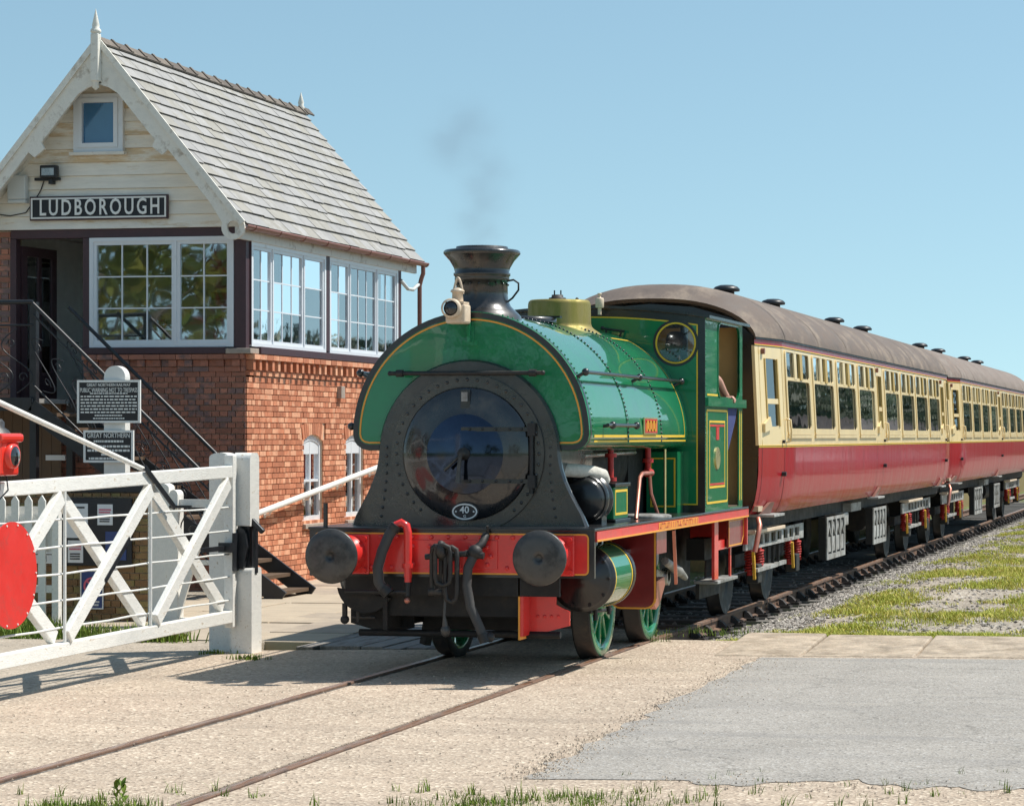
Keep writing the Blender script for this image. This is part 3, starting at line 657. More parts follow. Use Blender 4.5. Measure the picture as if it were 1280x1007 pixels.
def lay(bricks, axis, face, out, m, parent, pick, depth=.05, j=.0055, rg=random.Random(5), full=(.228, .0775)):
    """lay bricks: those picked become objects of their own, the rest one joined part"""
    key = (axis, out, m, full)
    if key not in BRICKMESH:
        w, h = full[0] - 2 * j, full[1] - 2 * j; mb = MB()
        if axis == 'x': mb.box(-w / 2, w / 2, -depth / 2, depth / 2, -h / 2, h / 2)
        else: mb.box(-depth / 2, depth / 2, -w / 2, w / 2, -h / 2, h / 2)
        BRICKMESH[key] = mb.mesh('brick'); BRICKMESH[key].materials.append(MATS[m])
    mb = MB(); n = 0; off = ORG[parent.name]
    for (p, q, z0, z1, st) in bricks:
        pr = rg.uniform(-.0035, .004); c = face + out * (pr - depth / 2 + .012)
        if st and pick(p, z0):
            o = bpy.data.objects.new('brick', BRICKMESH[key]); COL.objects.link(o); o.parent = parent; n += 1
            w = Vector(((p + q) / 2, c, (z0 + z1) / 2)) if axis == 'x' else Vector((c, (p + q) / 2, (z0 + z1) / 2))
            o.location = w - off
        else:
            if axis == 'x': mb.box(p + j, q - j, c - depth / 2, c + depth / 2, z0 + j, z1 - j)
            else: mb.box(c - depth / 2, c + depth / 2, p + j, q - j, z0 + j, z1 - j)
    if mb.v: tag(mb.build('brickwork', m, parent), kind='stuff')
    return n
rb = random.Random(21)
# front wall
DX0, DX1 = -9.97, -8.90                                # doorway
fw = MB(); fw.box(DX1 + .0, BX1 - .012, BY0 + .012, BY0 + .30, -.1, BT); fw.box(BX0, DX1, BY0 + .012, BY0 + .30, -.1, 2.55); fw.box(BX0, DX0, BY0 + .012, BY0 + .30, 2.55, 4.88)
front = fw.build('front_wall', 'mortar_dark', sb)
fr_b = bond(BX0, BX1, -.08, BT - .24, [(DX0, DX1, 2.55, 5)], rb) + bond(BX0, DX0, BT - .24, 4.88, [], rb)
nb1 = lay(fr_b, 'x', BY0, -1, None, 'brick_shaded', front, lambda u, z: u > -8.25 and .9 < z) if False else lay(fr_b, 'x', BY0, -1, 'brick_shaded', front, lambda u, z: u > -8.25 and .7 < z < 2.95)
# side wall with two arched windows
LW = [(34.33, 35.12, .82), (36.09, 36.88, .82)]
def arch_poly(a, b, z0, zs, rise=.10, n=9):
    p = [(a, z0), (b, z0)]
    for i in range(n):
        t = i / (n - 1); p.append((b + (a - b) * t, zs + rise * (1 - (2 * t - 1) ** 2)))
    return p
side = MB().plate(rect(BY0 + .012, BY1, -.1, BT), [arch_poly(a, b, z, 1.98) for a, b, z in LW], YZ(BX1), -.30, -.012).build('side_wall', 'mortar', sb)
sd_b = bond(BY0, BY1, -.08, BT - .29, [(a, b, z, 2.03) for a, b, z in LW] + [(a - .09, b + .09, 1.99, 2.26) for a, b, z in LW], rb)
lay(sd_b, 'y', BX1, 1, 'brick_red', side, lambda u, z: u < 35.3 and z > .25)
mb = MB()
for a, b, z in LW:                                       # gauged arches and sloping sills
    n = 11
    for i in range(n):
        t0, t1 = i / n, (i + 1) / n; q = lambda t, e: (a - .07 * e * 4 + (b - a + .56 * e) * t, 1.985 + e + .10 * (1 - (2 * t - 1) ** 2))
        p = [q(t0 + .006, 0), q(t1 - .006, 0), q(t1 - .006, .215), q(t0 + .006, .215)]
        MB().prism(p, YZ(BX1), -.04, .006 + rb.uniform(-.003, .003)).build('brick', 'brick_red', side)
    MB().prism([(BX1 - .10, z - .02), (BX1 - .10, z + .0), (BX1 + .06, z - .03), (BX1 + .06, z - .09), (BX1 - .10, z - .09)], lambda u, v, w: (u, w, v), a - .05, b + .05).build('sill', 'stone_cap', side)
# corbel table: dentils under an oversailing course, both faces
for ax in 'xy':
    w0, w1 = (DX1 - .0, BX1) if ax == 'x' else (BY0, BY1)
    par = front if ax == 'x' else side; m = 'brick_shaded' if ax == 'x' else 'brick_red'
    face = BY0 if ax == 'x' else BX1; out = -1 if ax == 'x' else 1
    def cb(p, q, z0, z1, pr, par=par, m=m, ax=ax, face=face, out=out):
        a, b = sorted((face - out * .1, face + out * (pr + rb.uniform(-.004, .004))))
        mb = MB(); mb.box(p + .004, q - .004, a, b, z0 + .004, z1 - .004) if ax == 'x' else mb.box(a, b, p + .004, q - .004, z0 + .004, z1 - .004)
        mb.build('brick', m, par)
    u = w0
    while u < w1 - .05:
        cb(u, min(u + .228, w1), BT - .29 if ax == 'y' else BT - .24, BT - .22 if ax == 'y' else BT - .17, .025); u += .228
    u = w0; k = 0
    while u < w1 - .02:
        if ax == 'y' and k % 2 == 0: cb(u + .008, u + .095, BT - .22, BT - .075, .10)
        if ax == 'x': cb(u, min(u + .114, w1), BT - .17, BT - .075, .02 + .03 * (k % 2))
        u += .114; k += 1
    u = w0
    while u < w1 - .05:
        cb(u, min(u + .228, w1), BT - .075, BT, .12 if ax == 'y' else .075); u += .228
MB().box(BX1 - .26, BX1 + .10, BY0 - .09, BY0 + .22, BT + .002, BT + .075).build('cap_stone', 'stone_cap', sb, bevel=.008)
MB().box(BX1 + .0, BX1 + .08, 35.70, 35.86, 2.62, 2.80).build('vent_block', 'stone_cap', sb, bevel=.006)
# plain rear and left walls, floor, ceiling, inside lining
MB().box(BX0 + .3, BX1 - .31, BY1 - .25, BY1 - .02, -.1, 4.9).build('rear_wall', 'brick_red', sb)
MB().box(BX0, BX0 + .25, BY0 + .31, BY1, -.1, 4.9).build('left_wall', 'brick_red', sb)
MB().box(BX0 + .26, BX1 - .31, BY0 + .05, BY1 - .26, 2.42, 2.55).build('floor', 'inside_floor', sb)
MB().box(BX0 + .26, BX1 - .12, BY0 + .12, BY1 - .02, 4.90, 4.95).build('ceiling', 'inside_wall', sb)
MB().box(BX0 + .26, BX1 - .35, BY1 - .30, BY1 - .26, 2.56, 4.89).box(BX0 + .26, BX0 + .30, BY0 + .4, BY1 - .31, 2.56, 4.89).build('wall_lining', 'inside_wall', sb)
# timber framing
tm = 'maroon_timber'
MB().box(DX0 + .0, BX1 + .01, BY0 - .02, BY0 + .10, 4.765, 4.885).build('head_beam', tm, sb, bevel=.006)
MB().box(BX1 - .10, BX1 + .02, BY0 + .105, BY1, 4.765, 4.885).build('head_beam', tm, sb, bevel=.006)
for (a, b) in ((BX1 - .16, BX1 + .01), (DX1, DX1 + .10), (DX0 - .0, DX0 + .09)):
    MB().box(a, b, BY0 - .03, BY0 + .10, 3.175 if a > -8 else (3.175 if a > -9 else 2.56), 4.762).build('post', tm, sb, bevel=.006)
for y in (BY0 + .105, 35.20, BY1 - .16):
    MB().box(BX1 - .10, BX1 + .03, y, y + (.14 if y > 33 else .02), 3.30, 4.762).build('post', tm, sb, bevel=.006)
MB().box(DX1, BX1 - .27, BY0 - .07, BY0 + .12, BT + .004, 3.265).build('sill_board', tm, sb, bevel=.006)
MB().box(BX1 - .12, BX1 + .125, BY0 + .23, BY1, BT + .004, 3.275).build('sill_board', tm, sb, bevel=.006)

def glazed(parent, fn, u0, u1, v0, v1, lights, m='upvc', gm='window_glass', fw=.055, depth=.07):
    """framed window: outer frame, one sash per light, glazing bars and single panes. fn(u,v,w): w grows outwards"""
    mb = MB(); mb.plate(rect(u0, u1, v0, v1), [rect(a, b, v0 + fw, v1 - fw) for a, b, c, r in lights], fn, -depth, .02)
    w = mb.build('window', m, parent)
    for (a, b, c, r) in lights:
        s = .045; mb = MB(); mb.plate(rect(a, b, v0 + fw, v1 - fw), [rect(a + s, b - s, v0 + fw + s, v1 - fw - s)], fn, -depth + .01, .004)
        mb.build('sash', m, w)
        pa, pb, qa, qb = a + s, b - s, v0 + fw + s, v1 - fw - s; g = .009
        bars = MB()
        for i in range(1, c): x = pa + (pb - pa) * i / c; bars.prism(rect(x - g, x + g, qa, qb), fn, -.035, -.012)
        for i in range(1, r): y = qa + (qb - qa) * i / r; bars.prism(rect(pa, pb, y - g, y + g), fn, -.034, -.0135)
        if bars.v: bars.build('glazing_bar', m, w)
        for i in range(c):
            for k in range(r):
                mb = MB(); mb.prism(rect(pa + (pb - pa) * i / c + g * .5, pa + (pb - pa) * (i + 1) / c - g * .5, qa + (qb - qa) * k / r + g * .5, qa + (qb - qa) * (k + 1) / r - g * .5), fn, -.027, -.021); mb.build('pane', gm, w)
    return w
FN_F = lambda u, v, w: (u, BY0 - .02 - w, v)
FN_S = lambda u, v, w: (BX1 + .01 + w, u, v)
glazed(sb, FN_F, -8.80, -6.715, 3.267, 4.763, [(-8.745, -7.565, 3, 3), (-7.535, -6.77, 2, 3)])
glazed(sb, FN_S, 32.33, 35.19, 3.277, 4.70, [(32.385, 33.10, 2, 3), (33.13, 34.30, 3, 3), (34.33, 35.135, 1, 3)])
glazed(sb, FN_S, 35.345, 38.45, 3.277, 4.70, [(35.40, 36.22, 2, 3), (36.25, 37.45, 3, 3), (37.48, 38.395, 2, 3)])
MB().box(BX1 - .04, BX1 + .02, 32.33, 38.45, 4.705, 4.762).build('window_head', 'upvc', sb)
for a, b, z in LW:
    fn = lambda u, v, w: (BX1 - .035 + w, u, v)
    pa = arch_poly(a, b, z, 1.98); inn = arch_poly(a + .06, b - .06, z + .09, 1.93, .07)
    w = MB().plate(pa, [inn], fn, -.07, .0).build('window', 'upvc', sb)
    c = (a + b) / 2; mb = MB(); mb.prism(rect(c - .022, c + .022, z + .09, 1.98), fn, -.06, -.008); mb.prism(rect(a + .06, b - .06, 1.40, 1.435), fn, -.061, -.010); mb.prism(rect(a + .06, b - .06, 1.80, 2.0), fn, -.062, -.012); mb.build('glazing_bar', 'upvc', w)
    for (p, q) in ((a + .06, c - .02), (c + .02, b - .06)):
        for (r, t) in ((z + .09, 1.41), (1.43, 1.81)): MB().prism(rect(p, q, r, t), fn, -.045, -.04).build('pane', 'window_glass', w)
# room inside: open door leaf, framed picture, lever frame, desk, orange jackets
dl = MB(); dl.plate(rect(0, .86, 2.57, 4.68), [rect(.12, .40, 2.95, 4.55), rect(.48, .74, 2.95, 4.55)], lambda u, v, w: (-9.86 + u * .10 - w * .995, BY0 + .12 + u * .995 + w * .1, v), 0, .045)
dleaf = dl.build('door', 'maroon_timber', sb)
for (a, b) in ((.12, .40), (.48, .74)): MB().prism(rect(a, b, 2.95, 4.55), lambda u, v, w: (-9.86 + u * .10 - w * .995, BY0 + .12 + u * .995 + w * .1, v), .02, .025).build('pane', 'window_glass', dleaf)
c = on_y(82, 378, BY1 - .31)
pf = MB().box(c.x - .28, c.x + .28, BY1 - .34, BY1 - .302, c.z - .55, c.z + .42).build('picture_frame', 'black_board', sb)
MB().box(c.x - .20, c.x + .20, BY1 - .348, BY1 - .341, c.z - .46, c.z + .34).build('print', 'picture', pf)
MB().box(-9.6, -8.0, BY1 - .36, BY1 - .301, 4.25, 4.37).box(-9.6, -8.0, BY1 - .45, BY1 - .301, 3.95, 4.0).build('shelf', 'maroon_timber', sb)
for k, (x, y, h) in enumerate(((-7.5, 34.2, 3.9), (-7.15, 35.2, 3.8), (-8.1, 35.6, 3.95), (-8.4, 33.6, 3.7))):
    MB().cyl((x, y, 2.56), (x, y, h), .02, n=8).sphere((x, y, h - .12), .09, 6, (1, 1, 2.2)).build('signal_lever', ['orange_cloth', 'steel', 'black_iron', 'inside_floor'][k % 4], sb)
MB().box(-8.8, -7.0, 36.2, 36.8, 2.56, 3.45).build('desk', 'inside_floor', sb, bevel=.01)

# ---- roof
RX, RZ = -8.46, 7.37; EX, EZ = -6.40, 4.89; RY0, RY1 = 31.74, 39.30
SL = math.hypot(EX - RX, RZ - EZ); dxs, dzs = (EX - RX) / SL, (EZ - RZ) / SL; nxs, nzs = -dzs, dxs      # down-slope and outward normal (right slope)
roof = MB().prism([(RX, RZ), (EX, EZ), (EX, EZ - .07), (RX, RZ - .10), (2 * RX - EX, EZ - .07), (2 * RX - EX, EZ)], lambda u, v, w: (u, w, v), RY0 + .04, RY1).build('roof', 'barge_white', sb)
NR = 15; ex = SL / NR; SWD = .40
def slate_geo(mb, s0, y0, y1, sg=1, jit=0.):
    """one slate: bottom edge at distance s0 below the ridge"""
    def P(s, y, h):
        x = RX + sg * (dxs * s + nxs * h); return (x, y, RZ + dzs * s + nzs * h)
    L = ex * 1.32; vs = []
    for (s, h) in ((s0, .020 + jit), (s0 - L, .003)):
        for y in (y0, y1):
            for t in (0, .017 if s == s0 else .008): vs.append(P(max(s, .0), y, h + t))
    mb.cm = 1; mb.add(vs, [(0, 1, 3, 2), (0, 4, 5, 1), (2, 3, 7, 6)]); mb.cm = 0; mb.add(vs, [(4, 6, 7, 5), (0, 2, 6, 4), (1, 5, 7, 3)])
rs = random.Random(8); lf = MB()
for k in range(NR):
    s0 = ex * (k + 1) + (.03 if k == NR - 1 else 0); y = RY0 - SWD * (.5 if k % 2 else 0)
    while y < RY1:
        a, b = max(y, RY0) + .004, min(y + SWD, RY1) - .004
        if b - a > .05:
            mb = MB(); slate_geo(mb, s0 + (rs.uniform(-.006, .006) if rs.random() > .05 else rs.uniform(.01, .03)), a, b, 1, rs.uniform(0, .008)); mb.build('slate', ['slate', 'slate_edge'], roof)
            slate_geo(lf, s0, a, b, -1, rs.uniform(0, .006))
        y += SWD
tag(lf.build('slate_courses', ['slate', 'slate_edge'], roof), kind='stuff')
y = RY0 - .02; k = 0
while y < RY1 - .1:                                       # angle ridge tiles, each lapping the next
    mb = MB(); e = .012
    for (y0, y1, h) in ((y, y + .43, .022), (y + .40, y + .47, .045)):
        mb.prism([(RX, RZ + .05 + h), (RX + .105, RZ - .055 + h), (RX + .095, RZ - .075 + h), (RX, RZ + .02 + h), (RX - .095, RZ - .075 + h), (RX - .105, RZ - .055 + h)], lambda u, v, w: (u, w, v + rs.uniform(-.001, .001)), y0, min(y1, RY1 + .02))
    mb.build('ridge_tile', 'ridge_tile', roof); y += .44; k += 1
# ---- gable boards
z = 4.888; k = 0
while z < 7.1:
    z1 = z + .182; hw0 = (RZ - .03 - z) * (EX - RX) / (RZ - EZ); hw1 = (RZ - .03 - z1) * (EX - RX) / (RZ - EZ)
    hw0 = min(hw0, 1.935); hw1 = max(.01, min(hw1, 1.935))
    mb = MB(); yb, yt = BY0 - .055, BY0 - .025
    mb.add([(RX - hw0, yb, z), (RX + hw0, yb, z), (RX + hw1, yt, z1 - .003), (RX - hw1, yt, z1 - .003), (RX - hw0, BY0 + .02, z), (RX + hw0, BY0 + .02, z), (RX + hw1, BY0 + .02, z1 - .003), (RX - hw1, BY0 + .02, z1 - .003)],
           [(0, 1, 2, 3), (5, 4, 7, 6), (0, 4, 5, 1), (1, 5, 6, 2), (2, 6, 7, 3), (3, 7, 4, 0)])
    mb.build('board', 'board_cream', sb); z = z1; k += 1
# gable window
fn = lambda u, v, w: (u, BY0 - .06 - w, v)
w = MB().plate(rect(-9.0, -8.28, 5.93, 6.72), [rect(-8.87, -8.41, 6.05, 6.60)], fn, -.03, .05).build('window', 'upvc', sb, bevel=.006)
MB().plate(rect(-8.93, -8.35, 5.99, 6.66), [rect(-8.87, -8.41, 6.05, 6.60)], fn, .052, .066).build('sash', 'upvc', w)
MB().prism(rect(-8.88, -8.40, 6.04, 6.61), fn, .0, .012).build('pane', mat('blue_pane_reflection', (.05, .16, .30), rough=.12, coat=1, var=.15, scale=1.5).name, w)  # opaque glass pane, blue reflection put into its colour; no blind behind
MB().box(-9.04, -8.24, BY0 - .16, BY0 - .06, 5.885, 5.925).build('sill', 'barge_white', w)
# bargeboards with pierced roundel ends
apx = Vector((RX, RZ + .03))
for sg in (1, -1):
    d = Vector((dxs, dzs)); ni = Vector((-nxs, -nzs))
    pt = lambda s, p: ((RX + sg * ((apx + d * s + ni * p).x - RX)), (apx + d * s + ni * p).y)
    rc, rr = (3.20, .155), .165
    poly = [pt(0, 0), pt(3.20, 0)]
    for i in range(13):
        a = R(-80 + 232 * i / 12); q = (rc[0] + rr * math.cos(a), rc[1] + rr * math.sin(a)); poly.append(pt(*q))
    poly += [pt(2.84, .205), pt(2.72, .19), pt(1.80, .19), pt(1.80, .30), pt(1.62, .34), pt(1.58, .25), pt(.75, .25), pt(.60, .30), pt(.42, .42)]
    hit = (apx.y - 7.0)
    poly += [(RX + sg * .0, apx.y - .53)]
    if sg < 0: poly = poly[::-1]
    hole = [pt(rc[0] + .085 * math.cos(R(a)), rc[1] + .085 * math.sin(R(a))) for a in range(0, 360, 20)]
    MB().plate(poly, [hole], XZ(RY0 - .035), 0, .045).build('bargeboard', 'barge_white', sb, bevel=.006)
    mb = MB(); mb.prism([pt(0, -.03), pt(3.25, -.03), pt(3.25, .05), pt(0, .05)], XZ(RY0 - .065), 0, .028); mb.build('barge_moulding', 'barge_white', sb)
fi = MB(); fi.box(RX - .055, RX + .055, RY0 - .15, RY0 - .04, 6.82, 7.46).build('finial', 'barge_white', sb, bevel=.012)
MB().lathe([(.001, 6.70), (.05, 6.74), (.035, 6.79), (.05, 6.82)], (RX, RY0 - .095, 0), n=16).build('finial_drop', 'barge_white', sb)
MB().lathe([(.05, 7.46), (.07, 7.48), (.07, 7.51), (.045, 7.54), (.05, 7.57), (.001, 7.80)], (RX, RY0 - .095, 0), n=16).build('finial_spike', 'barge_white', sb)
MB().lathe([(.05, 7.42), (.06, 7.45), (.04, 7.48), (.05, 7.52), (.001, 7.70)], (RX, RY1 - .05, 0), n=16).build('finial_spike', 'barge_white', sb)
# far bargeboard edge, fascia, gutter, downpipe
MB().box(EX - .14, EX - .09, RY0 + .05, RY1 - .02, 4.70, 4.86).build('fascia', 'barge_white', sb)
MB().box(EX - .30, EX - .145, BY0 + .15, RY1 - .04, 4.80, 4.82).build('soffit', 'barge_white', sb)
gt = MB(); n = 9; GXC, GZC = EX + .02, 4.875
lo = [(GXC + .062 * math.cos(PI + PI * i / (n - 1)), GZC + .062 * math.sin(PI + PI * i / (n - 1))) for i in range(n)]
li = [(GXC + .055 * math.cos(2 * PI - PI * i / (n - 1)), GZC + .055 * math.sin(2 * PI - PI * i / (n - 1))) for i in range(n)]
gt.prism(lo + li, lambda u, v, w: (u, w, v), RY0 - .03, RY1 + .12, True); gu = gt.build('gutter', 'gutter_brown', sb)
for i in range(9):
    y = RY0 + .25 + i * .92; MB().prism([(GXC + .07 * math.cos(PI + PI * k / 8), GZC + .07 * math.sin(PI + PI * k / 8)) for k in range(9)], lambda u, v, w: (u, w, v), y, y + .05, True).build('gutter_bracket', 'gutter_brown', gu)
MB().tube([(GXC, RY1 - .02, GZC - .05), (GXC, RY1 - .02, 4.70), (GXC - .03, RY1 - .02, 4.62), (GXC - .06, RY1 - .02, 4.5), (GXC - .06, RY1 - .02, .05)], .036, 10).build('downpipe', 'gutter_brown', sb)
MB().tube([(BX1 + .03, BY1 - .05, 4.55), (BX1 + .1, BY1 + .1, 4.42), (BX1 + .12, BY1 + .3, 4.42), (GXC - .07, RY1 - .05, 4.52)], .03, 8).build('waste_pipe', 'grey_plastic', sb)
# rails of the eaves: name board, floodlight, alarm box, cable
bxs, bxe = -9.645, -7.632
nbd = MB().box(bxs, bxe, BY0 - .10, BY0 - .062, 5.006, 5.335).build('name_board', 'maroon_timber', sb, bevel=.004)
FNB = lambda u, v, w: (u, BY0 - .101 - w, v)
MB().plate(rect(bxs + .022, bxe - .022, 5.028, 5.313), [rect(bxs + .045, bxe - .045, 5.05, 5.291)], FNB, .0, .010).build('border', 'letter_white', nbd)
MB().prism(rect(bxs + .045, bxe - .045, 5.05, 5.291), FNB, 0, .006).build('panel', 'black_board', nbd)
MB().text('LUDBOROUGH', lambda u, v, w: FNB((bxs + bxe) / 2 + u + .02, 5.168 + v, w), .305, w0=.005, w1=.016, width=1.74, bold=.004, space=1.32).build('lettering', 'letter_white', nbd)
MB().box(-9.95, -9.68, BY0 - .16, BY0 - .056, 5.30, 5.63).box(-9.95, -9.68, BY0 - .158, BY0 - .056, 5.245, 5.298).build('alarm_box', 'grey_plastic', sb, bevel=.015)
fl = MB().box(-9.44, -9.20, BY0 - .22, BY0 - .12, 5.58, 5.75).build('floodlight', 'black_iron', sb, bevel=.012)
MB().box(-9.41, -9.23, BY0 - .226, BY0 - .221, 5.61, 5.71).build('lens', 'steel', fl); MB().bar((-9.56, BY0 - .1, 5.57), (-9.20, BY0 - .1, 5.57), .06, .04).box(-9.35, -9.29, BY0 - .14, BY0 - .05, 5.5, 5.6).build('bracket', 'black_iron', fl)
MB().tube([(-9.45, BY0 - .07, 5.55), (-9.5, BY0 - .065, 5.42), (-9.58, BY0 - .065, 5.30), (-9.72, BY0 - .065, 5.12), (-9.95, BY0 - .065, 5.08), (-10.4, BY0 - .065, 5.14)], .008, 6).build('cable', 'black_iron', sb)

# ---- outside staircase
SY0, SY1 = 30.40, 31.45
p0 = on_y(40, 380, SY0); p2 = on_y(270, 609, SY0); ft = on_y(352, 757, SY0)
XN = p0.x; ZL = 2.55; XF = ft.x; slp = (ZL - 0) / (XF - XN)
stc = thing('staircase', (XN, SY0, 0), 'black iron and timber staircase with scrolled railings up to the signal box door', 'staircase')
bi = 'black_iron'
for y in (SY0, SY1): MB().bar((XN - .02, y, ZL - .12), (XF, y, -.02), .04, .22, (0, 0, 1)).build('stringer', bi, stc)
NT = 13
for i in range(NT):
    z = ZL - (i + 1) * ZL / (NT + .4); x = XN + (XF - XN) * (ZL - z) / ZL - .12
    MB().box(x - .06, x + .20, SY0 + .022, SY1 - .022, z - .045, z).build('tread', 'inside_floor', stc)
MB().box(-11.3, XN, SY0, BY0 - .012, ZL - .06, ZL).build('landing', 'plank_grey', stc); MB().box(-11.3, XN, SY0 - .02, SY0 - .002, ZL - .16, ZL + .01).build('landing_edge', bi, stc)
for (x, y) in ((XN, SY0 + .02), (XN, SY1 + .02), (-10.9, SY0 + .02)): MB().box(x - .045, x + .045, y, y + .09, -.05, 3.80 if y < SY0 + .1 else ZL).build('newel', bi, stc)
x = -11.3
while x < XN - .2:
    MB().box(x, x + .135, SY1 + .12, SY1 + .145, -.05, ZL - .07).build('screen_board', 'inside_floor', stc); x += .14
def scroll(mb, o, s, fn):
    """wrought-iron S scroll"""
    pts = []
    for t in range(25):
        u = t / 24; a = 2 * PI * u; pts.append(fn(o[0] + s * .16 * math.sin(a) * (1 if u < .5 else 1), o[1] + s * (.62 * u)))
    mb.tube(pts, .008, 5)
    for (cx, cy, d) in ((.10, .15, 1), (-.10, .47, -1)):
        mb.tube([fn(o[0] + s * (cx * .6 + d * (.055 - .005 * k) * math.cos(k * .8) * .9), o[1] + s * (cy + (.055 - .005 * k) * math.sin(k * .8))) for k in range(9)], .007, 5)
hs = (p0.z - p2.z) / (p2.x - p0.x)
for y in (SY0 + .02, SY1):
    h = lambda x: 3.78 - (x - XN) * hs
    xe = p2.x + .05
    MB().tube([(XN, y, h(XN)), (xe, y, h(xe))], .026, 8).build('handrail', bi, stc)
    if y < SY1:
        for dz in (.14, 1.05): MB().tube([(XN, y, h(XN) - dz), (xe, y, h(xe) - dz)], .014, 6).build('rail', bi, stc)
    MB().box(xe - .035, xe + .035, y - .035, y + .035, -.03, h(xe) + .04).build('newel', bi, stc)
    n = 9
    for i in range(n):
        x = XN + (xe - XN) * (i + .5) / n; mb = MB(); scroll(mb, (x, h(x) - 1.0), 1.05, lambda u, v, y=y, x=x: (u, y, v - (u - x) * hs)); mb.build('scroll', bi, stc)
mb = MB(); mb.tube([(-11.3, SY0 + .02, 3.80), (XN, SY0 + .02, 3.80)], .03, 8); mb.build('handrail', bi, stc)
mb = MB(); mb.tube([(-11.3, SY0 + .02, 3.50), (XN, SY0 + .02, 3.50)], .014, 6); mb.build('rail', bi, stc)
for i in range(8):
    x = XN - .22 - i * .27; mb = MB(); scroll(mb, (x, 2.62), 1.35, lambda u, v: (u, SY0 + .02, v)); mb.build('scroll', bi, stc)
c = on_y(61, 572, SY1 - .1); MB().box(c.x - .14, c.x + .14, SY1 + .09, SY1 + .118, c.z - .035, c.z + .035).build('label_plate', 'poster_paper', stc)
# ---------------------------------------------------------------- crossing gate
GT = -2.83; HE = 13.9
gate = thing('crossing_gate', (GT, 18.2, 0), 'white timber level crossing gate with cross braces and wire rods', 'gate')
gw = 'gate_white'
def gbar(name, y0, z0, y1, z1, h, t=.075, dx=0., m=gw, par=None, bevel=.008):
    if name == 'brace':                                    # stop short so that the square ends stay inside the rails
        L = math.hypot(y1 - y0, z1 - z0); k = .075 / L; y0, z0, y1, z1 = y0 + (y1 - y0) * k, z0 + (z1 - z0) * k, y1 - (y1 - y0) * k, z1 - (z1 - z0) * k
    return MB().bar((GT + dx, y0, z0), (GT + dx, y1, z1), t, h, (0, 0, 1)).build(name, m, par or gate, bevel=bevel)
gbar('top_rail', HE, 1.58, 22.60, 1.72, .115, .09)
gbar('bottom_rail', HE, .29, 22.60, .345, .115, .09)
MB().box(GT - .045, GT + .045, 22.60, 22.70, .24, 1.88).build('end_stile', gw, gate, bevel=.01)
tz = lambda y: 1.58 + (y - HE) * .14 / 8.7 - .055; bz = lambda y: .29 + (y - HE) * .055 / 8.7 + .055
N5 = [22.56, 20.82, 19.10, 17.38, 15.66, 14.0]
for k, (a, b) in enumerate(zip(N5, N5[1:])):
    gbar('brace', a, tz(a), b, bz(b), .125, .06, .031); gbar('brace', b, tz(b), a, bz(a), .125, .06, -.031)
mb = None
for z in (.50, .72, .94, 1.16, 1.38):
    pts = [(GT + .0 + .004 * math.sin(i), HE + (22.6 - HE) * i / 20, z + .004 * math.sin(i * 2.3 + z * 9)) for i in range(21)]
    MB().tube(pts, .009, 6).build('rod', 'white_paint', gate)
for y in (20.78, 19.12, 17.4): MB().cyl((GT + .03, y, bz(y) - .02), (GT + .03, y, tz(y) + .02), .014, n=8).build('vertical_rod', 'white_paint', gate)
MB().tube([(GT + .02, HE + .1, 3.16), (GT + .02, 20.63, 1.775)], .024, 8).build('stay_rod', 'gate_white', gate)
MB().bar((GT + .062, 20.60, 1.785), (GT + .062, 21.22, 1.42), .012, .05).build('strap', bi, gate)
MB().bar((GT + .062, 19.80, .84), (GT + .062, 20.28, 1.18), .012, .045).build('strap', bi, gate)
MB().bar((GT - .01, 22.0, 1.0), (GT - .01, 22.58, 1.0), .03, .045).box(GT - .06, GT + .06, 22.50, 22.58, .96, 1.05).build('latch_bar', bi, gate)
MB().box(GT + .047, GT + .06, 22.58, 22.71, .78, 1.14).build('latch_plate', bi, gate)
dsc = MB().prism(circ(18.13, .98, .415, 48), YZ(GT + .064), 0, .012)
d = dsc.build('target_disc', 'target_red', gate)
mb = MB()
for k in range(14): a = 2 * PI * k / 14; mb.cyl((GT + .076, 18.13 + .395 * math.cos(a), .98 + .395 * math.sin(a)), (GT + .082, 18.13 + .395 * math.cos(a), .98 + .395 * math.sin(a)), .008, n=6)
mb.build('rivets', 'gate_white', d)
hp = thing('heel_post', (GT, HE - .2, 0), 'tall white timber heel post that carries the crossing gate', 'post')
MB().box(GT - .16, GT + .16, HE - .34, HE - .02, -.1, 3.25).build('shaft', gw, hp, bevel=.02); MB().prism([(GT - .18, 3.25), (GT + .18, 3.25), (GT, 3.45)], XZ(HE - .36), 0, .36).build('cap', gw, hp)
